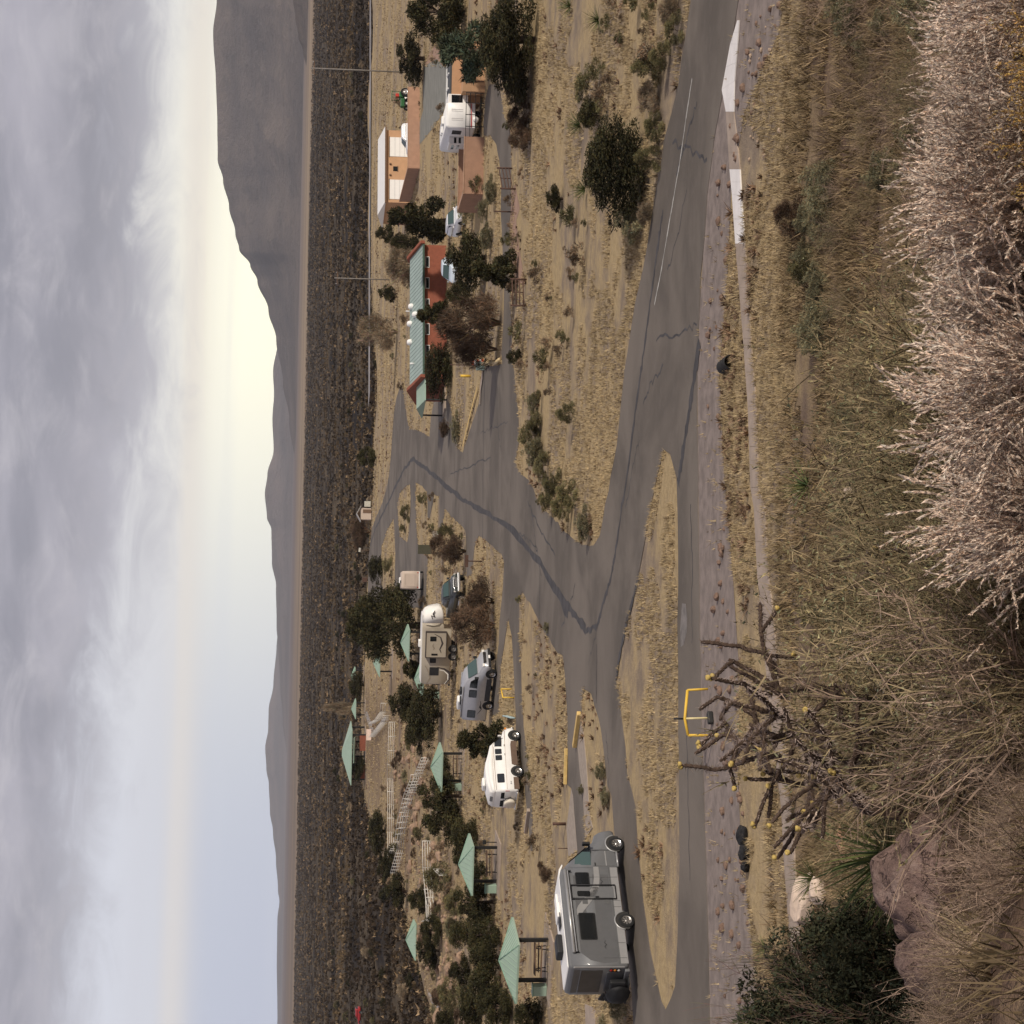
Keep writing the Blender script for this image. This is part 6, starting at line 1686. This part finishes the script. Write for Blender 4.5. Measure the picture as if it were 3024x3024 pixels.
band(9, 2250, 3050, 7.4, 7.9, put_d2)
band(3, 2950, 3060, 8.8, 9.6, put_d2)
band(5, 2300, 2500, 13.5, 18, put_o2)
band(6, 2450, 2900, 14, 19, put_o2)
band(3, 2740, 2900, 8.2, 8.8, put_g)
band(3, 2850, 3060, 8.6, 9.6, put_g)
band(2, 2420, 2560, 7.8, 8.2, put_g)
band(3, 1300, 2400, 8.2, 9.2, put_g)
for sy in range(470, 1010, 45): bush_obj('path_scrub', TREE[('bare0', 'olive', 'sage')[sy % 3]][0], spot(sy+rnd.uniform(-20, 20), rnd.uniform(57, 62), -.03), rnd.uniform(.8, 1.5), 'dark scrub crowding the lower edge of the footpath', 'shrub', 'scrub along the footpath edge', .7)
# middle slope: scattered scrub down to the footpath
for k in range(190):
    D = rnd.uniform(19, 60); sy = rnd.uniform(-150, 3150)
    if D > 56 and rnd.random() < .5: continue
    me, nm, lb, gp = rnd.choice(((OLV[0], 'olive_shrub', 'small olive shrub on the slope above the footpath', 'shrubs on the slope above the footpath'), (DRY[0], 'dry_shrub', 'small dry brown shrub on the slope above the footpath', 'dry shrubs on the slope above the footpath'), (TREE['sage'][0], 'sage_shrub', 'grey sage shrub on the slope above the footpath', 'sage on the slope above the footpath')))
    bush_obj(nm, me, spot(sy, D, -.03), rnd.uniform(.55, 1.35), lb.replace('above the footpath', ('mid-way ' if D < 40 else 'at the foot ')+where(sy)), 'shrub', gp, .85)
for sy, D, s, lb in ((600, 63, 1.5, 'dark twiggy bush overhanging the bright footpath slab'), (760, 61, 1.3, 'grey-brown bush at the footpath edge'), (1800, 58, 1.1, 'dark green shrub beside the footpath behind the cholla')):
    bush_obj('path_bush', TREE['bare0' if sy < 700 else 'olive'][0], spot(sy, D, -.02), s, lb, 'bush', None, .75)
# brown grass over the whole slope
px = rg.uniform(-20, 20, 110000); py = 5*(66/5)**rg.random(110000)
k = (np.abs(px) < py*.30+1) & ~inside(px, py, _path); px, py = px[k], py[k]
dn = nz(px, py, .35, 13); k = (dn > -.25) & ((py > 22) | (rg.random(len(px)) < .22)); px, py = px[k], py[k]
c = np.ones((len(px), 3))*rg.uniform(.3, .85, (len(px), 1))*np.array([.86, .80, .78])*np.where(py < 24, .55, 1.15)[:, None]  # near grass tinted darker, painting shade into the gaps between shrubs
gk = rg.random(len(px)) < .3; c[gk] *= np.array([.5, .5, .42])
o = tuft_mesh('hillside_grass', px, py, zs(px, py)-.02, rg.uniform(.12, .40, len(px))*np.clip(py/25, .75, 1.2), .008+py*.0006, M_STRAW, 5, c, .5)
tag(o, 'brown dry grass and litter covering the near hillside', 'grass', kind='stuff')
# ---- cholla cacti
M_CHOL = mat('cholla_skin', (.085, .055, .038), .85, var=.3, scale=25, bump=.8, bscale=60)
M_SPINE = mat('cholla_spines', (.34, .26, .22), .7, var=.15)
M_FRUIT = mat('cholla_fruit', (.50, .36, .11), .6, var=.15, scale=30)
def cholla(p, h, seed, label, lean=(0, 0)):
    rg_ = random.Random(seed); root = empty('cholla_cactus', p, 0, label, 'cactus', None)
    sk = MB(); spn = MB(); tips = []
    def joint(a, d, L, r):
        pts = [a]; q = a; dd_ = d.normalized()
        n_ = 13
        for k in range(n_):
            dd_ = (dd_+Vector((rg_.gauss(0, .06), rg_.gauss(0, .06), rg_.gauss(0, .04)))).normalized()
            q = q+dd_*L/n_; pts.append(q)
        sk.tube(pts, [r*(1.12 if q_ % 2 else .82)*(.6 if q_ == n_ else 1) for q_ in range(n_+1)], 7, smooth=False)
        for k in range(int(L/.0026)):
            t = rg_.random()*n_; i = min(int(t), n_-1); c_ = pts[i].lerp(pts[i+1], t-i)
            o_ = Vector((rg_.gauss(0, 1), rg_.gauss(0, 1), rg_.gauss(0, 1))).normalized()
            o_ = (o_-dd_*o_.dot(dd_)*.6).normalized(); s_ = o_.cross(dd_).normalized()*.0026
            b_ = c_+o_*r*.9
            spn.add([b_-s_, b_+s_, b_+o_*rg_.uniform(.022, .045)], [(0, 1, 2)])
        return q, dd_
    def grow(a, d, r, lv):
        q, dd_ = joint(a, d, rg_.uniform(.14, .26)*(1.2 if lv > 2 else 1), r)
        if lv == 0:
            tips.append((q, dd_)); return
        n_ = rg_.choice((2, 2, 3)) if lv > 2 else rg_.choice((1, 1, 2))
        for k in range(n_):
            nd = dd_+Vector((rg_.gauss(0, .95), rg_.gauss(0, .5), rg_.gauss(.25, .6)))
            grow(q-dd_*rg_.uniform(0, .05), nd, max(.0125, r*.86), lv-1)
        if rg_.random() < .5: tips.append((q, dd_))
    for k in range(2):
        b_ = Vector((rg_.uniform(-.12, .12), rg_.uniform(-.1, .1), 0)); top = Vector((rg_.uniform(-.3, .3)+lean[0], rg_.uniform(-.15, .15)+lean[1], h*.5))
        sk.tube([b_, b_.lerp(top, .5)+Vector((rg_.uniform(-.05, .05), 0, 0)), top], [.035, .028, .02], 8)
        for j in range(1+k): grow(top-Vector((0, 0, .02)), Vector((rg_.gauss(0, .8), rg_.gauss(0, .4), .8)), .0185, 3)
    sk.build('stems', M_CHOL, root); spn.build('spines', M_SPINE, root, recalc=False)
    rg_.shuffle(tips)
    fm = MB().lathe([(.001, 0), (.011, .003), (.017, .014), (.015, .026), (.006, .022), (.001, .018)], 8).mesh('fruit', M_FRUIT)
    for q, d_ in tips[:8]:
        for z in range(rg_.choice((1, 2))):
            f = bpy.data.objects.new('fruit', fm); COL.objects.link(f); f.parent = root
            f.location = q+Vector((rg_.uniform(-.012, .012), rg_.uniform(-.012, .012), rg_.uniform(-.01, .006))); f.rotation_euler = (rg_.uniform(-.7, .7), rg_.uniform(-.7, .7), 0)
cholla(spot(1990, 11.6), 2.15, 3, 'dark cholla cactus with yellow fruit in front of the yellow barrier')
cholla(spot(2140, 11.9), 1.6, 8, 'spiny dark cholla with upright arms beside the fruiting cholla')
cholla(spot(2280, 11.5), 2.0, 14, 'sprawling cholla with bent arms before the footpath end', (-.05, 0))
cholla(spot(2400, 11.2), 1.2, 21, 'low cholla with drooping arms near the pale rocks')
cholla(spot(1730, 12.2), 1.3, 27, 'small dark cholla in front of the footpath middle')
# ---- yuccas
M_YUC = leafmat('yucca_leaf', (.095, .115, .04), .2, rand=.15)
def yucca_mesh(seed, n=70, L=.5):
    rg = np.random.default_rng(seed)
    a = rg.uniform(0, 2*PI, n); e = rg.uniform(.05, 1.35, n)
    D0 = np.stack([np.cos(a)*np.cos(e), np.sin(a)*np.cos(e), np.sin(e)], 1)
    V, F, C = strips(rg, D0*.03, D0, L*rg.uniform(.75, 1.1, n), np.full(n, .018), 3, .05)
    return npmesh('blades', V, F, M_YUC, np.tile(tints(rg, n, .6, 1.5, .1), (3, 1)))
YUC = [yucca_mesh(200+i) for i in range(2)]
for sy, D, s, lb in ((2520, 12.3, 1.05, 'spiky green yucca behind the big pinkish boulder'), (2590, 12.6, .8, 'second yucca rosette behind the boulder'), (2600, 57.5, 1.7, 'yucca beside the two pale rocks'), (1415, 60.5, 1.9, 'round yucca at the edge of the footpath'), (2810, 66, 1.1, 'small yucca on the gravel verge'), (2250, 12.8, .8, 'yucca low among the cholla arms')):
    bush_obj('yucca', YUC[rnd.randrange(2)], spot(sy, D, .42 if D < 20 else .15), s, lb, 'yucca', None)
for sy, sx_ in ((370, 1720), (560, 1735), (640, 1700), (20, 1690), (60, 1775)):
    bush_obj('sotol', YUC[rnd.randrange(2)], at(sx_, sy)+Vector((0, 0, .12)), 1.9, 'spiky green sotol tuft in the dry field near the broad juniper bush', 'sotol', 'sotol tufts in the field')
# ---- boulders and rocks
def boulder(seed, col, name, sub=4, rough=.22, flat=.8):
    me = rock_mesh(seed, 5, rough, flat)
    for v in me.vertices:
        q = v.co*7+Vector((seed, 0, 0)); v.co *= 1+.035*noise.noise(q)+.02*noise.noise(q*2.3)+.012*noise.noise(q*5)
    m, t, b = _pr(name)
    g = N(t, 'ShaderNodeTexCoord'); n1 = noisen(t, g.outputs['Object'], 3, 6, .6); n2 = noisen(t, g.outputs['Object'], 26, 5, .7)
    n3 = noisen(t, g.outputs['Object'], 11, 4, .6, .6)
    pit = sstep(t, n3, .36, .46)
    c = mixc(t, sstep(t, n1, .3, .7), tuple(x*.75 for x in col), tuple(x*1.15 for x in col))
    c = mixc(t, mathn(t, 'MULTIPLY', sstep(t, n2, .52, .7), .55), c, (.14, .10, .085))
    c = mixc(t, mathn(t, 'MULTIPLY', sstep(t, noisen(t, g.outputs['Object'], 5, 8, .75), .52, .62), .5), c, (.46, .34, .29))
    t.links.new(c, b.inputs['Base Color']); b.inputs['Roughness'].default_value = .95; b.inputs['Specular IOR Level'].default_value = .1
    bn = N(t, 'ShaderNodeBump'); bn.inputs['Strength'].default_value = 1.0; bn.inputs['Distance'].default_value = .05
    t.links.new(mathn(t, 'ADD', mathn(t, 'MULTIPLY', pit, 1.0), n2), bn.inputs['Height']); t.links.new(bn.outputs[0], b.inputs['Normal'])
    me.materials.append(m); me.polygons.foreach_set('use_smooth', [True]*len(me.polygons))
    return me
def rock(me, p, sc_, rot, label, name='boulder', cat='rock', group=None):
    o = bpy.data.objects.new(name, me); COL.objects.link(o)
    o.location = p; o.scale = sc_; o.rotation_euler = rot
    return tag(o, label, cat, group)
PINK = (.29, .195, .165)
rock(boulder(5, PINK, 'pink_boulder_stone'), spot(2630, 11.0, .10), (.84, .7, .88), (.1, .15, .5), 'big pitted pinkish boulder among dry grass')
rock(boulder(9, PINK, 'pink_rock_stone'), spot(2870, 9.9, .12), (.46, .4, .55), (0, .3, 1.2), 'smaller cracked pinkish rock under arching grass')
rock(boulder(13, (.42, .31, .25), 'smooth_pink_stone'), spot(2450, 8.3, -.05), (.3, .26, .36), (0, 0, 0), 'smooth pale pink stone half out of the picture')
WH = (.60, .47, .37)
wr = stone('pale_cream_rock', WH, 31, 3, var=.12, sub=3)
rock(wr[0], spot(2672, 58.2, .35), (1.7, 1.0, 1.1), (0, .1, .1), 'larger pale cream rock below the footpath', 'pale_rock')
rock(wr[1], spot(2640, 56.2, .2), (.9, .7, .8), (.1, 0, 1), 'squarish pale cream rock beside the larger one', 'pale_rock')
rock(wr[2], spot(2415, 57.5, .2), (.9, .6, .7), (0, 0, .4), 'pale rock by the footpath behind the cholla arms', 'pale_rock')
rock(wr[2], spot(1440, 52, .2), (.5, .4, .4), (0, 0, .4), 'small pale stone below the round yucca', 'pale_rock')
rock(stone('orange_rock', (.42, .24, .15), 41, 1)[0], spot(2485, 52, .15), (.9, .5, .5), (0, 0, .8), 'orange sandstone block below the footpath', 'orange_rock')
BK = stone('black_basalt', (.018, .018, .020), 51, 3, sub=3)
for i, (sx_, sy, w_, h_) in enumerate(((2195, 2465, .75, .6), (2198, 2515, .8, .55), (2200, 2560, .6, .45))):
    rock(BK[i], at(sx_+12, sy)+Vector((0, 0, h_*.3)), (w_, w_*.7, h_), (0, .2*i, i), 'black basalt lump in the row on the gravel verge', 'basalt_lump', 'rock', 'black basalt lumps on the verge')
SD2 = stone('tan_pebble', (.42, .31, .22), 71, 3)
SD = stone('brown_pebble', (.20, .13, .095), 61, 4)
for k in range(110):
    u_ = rnd.random(); sy = rnd.uniform(0, 3000); lo = np.interp(sy, [0, 600, 1100, 2000, 3000], [2230, 2110, 2085, 2110, 2130]); hi_ = np.interp(sy, [0, 600, 1100, 2000, 3000], [2330, 2150, 2150, 2190, 2230])
    s = rnd.uniform(.12, .34)
    rock(SD[rnd.randrange(4)], at(lo+(hi_-lo)*u_, sy)+Vector((0, 0, s*.2)), (s*1.3, s, s), (0, 0, rnd.uniform(0, 6)), 'small brown stone strewn on the gravel verge', 'verge_stone', 'rock', 'small stones on the gravel verge')
for k in range(16):
    s = rnd.uniform(.1, .24)
    rock(SD2[k % 3], at(rnd.uniform(2215, 2330), rnd.uniform(30, 480))+Vector((0, 0, s*.25)), (s*1.3, s, s), (0, 0, rnd.uniform(0, 6)), 'pale stone on the red soil past the bright slabs', 'pale_stone', 'rock', 'pale stones past the bright slabs')
# ---- dark leafy bush at the near left
M_DKL = leafmat('dark_creosote_leaf', (.040, .042, .022), .25, rand=.1)
DK = [crown('leaf_sprays', 180+i, dome, 22000, .019, M_DKL, 70, up=.35, lobe=.17, asp=.5) for i in range(2)]
DKB = [branch_mesh('branches', 190+i, M_STEM, 9, 4, .36, .014, .6) for i in range(2)]
for sy, D, s, lb in ((2990, 13.6, 1.8, 'tall dark green leafy bush at the hillside end near the boulder'), (2810, 13.9, 1.3, 'lower dark green leafy bush reaching towards the pale rocks'), (3130, 13.0, 1.8, 'dark green leafy bush beyond the tall one')):
    o = empty('leafy_bush', spot(sy, D, -.05), rnd.uniform(0, 6), lb, 'bush'); o.scale = (s*.95, s*.95, s*.98)
    for nm, me in (('leaf_sprays', DK[rnd.randrange(2)]), ('branches', DKB[rnd.randrange(2)])):
        c = bpy.data.objects.new(nm, me); COL.objects.link(c); c.parent = o

OCH = [olive_mesh(210, leafmat('ochre_seed_head', (.46, .29, .09), .2), 26, 1.0, .03, 60, (.4, .35, .3))]
put_y = put('ochre_shrub', OCH, .3, .42, 'ochre seed-headed shrub', 'shrub', 'ochre shrubs on the near hillside')
band(5, 30, 360, 7.5, 8.0, put_y)
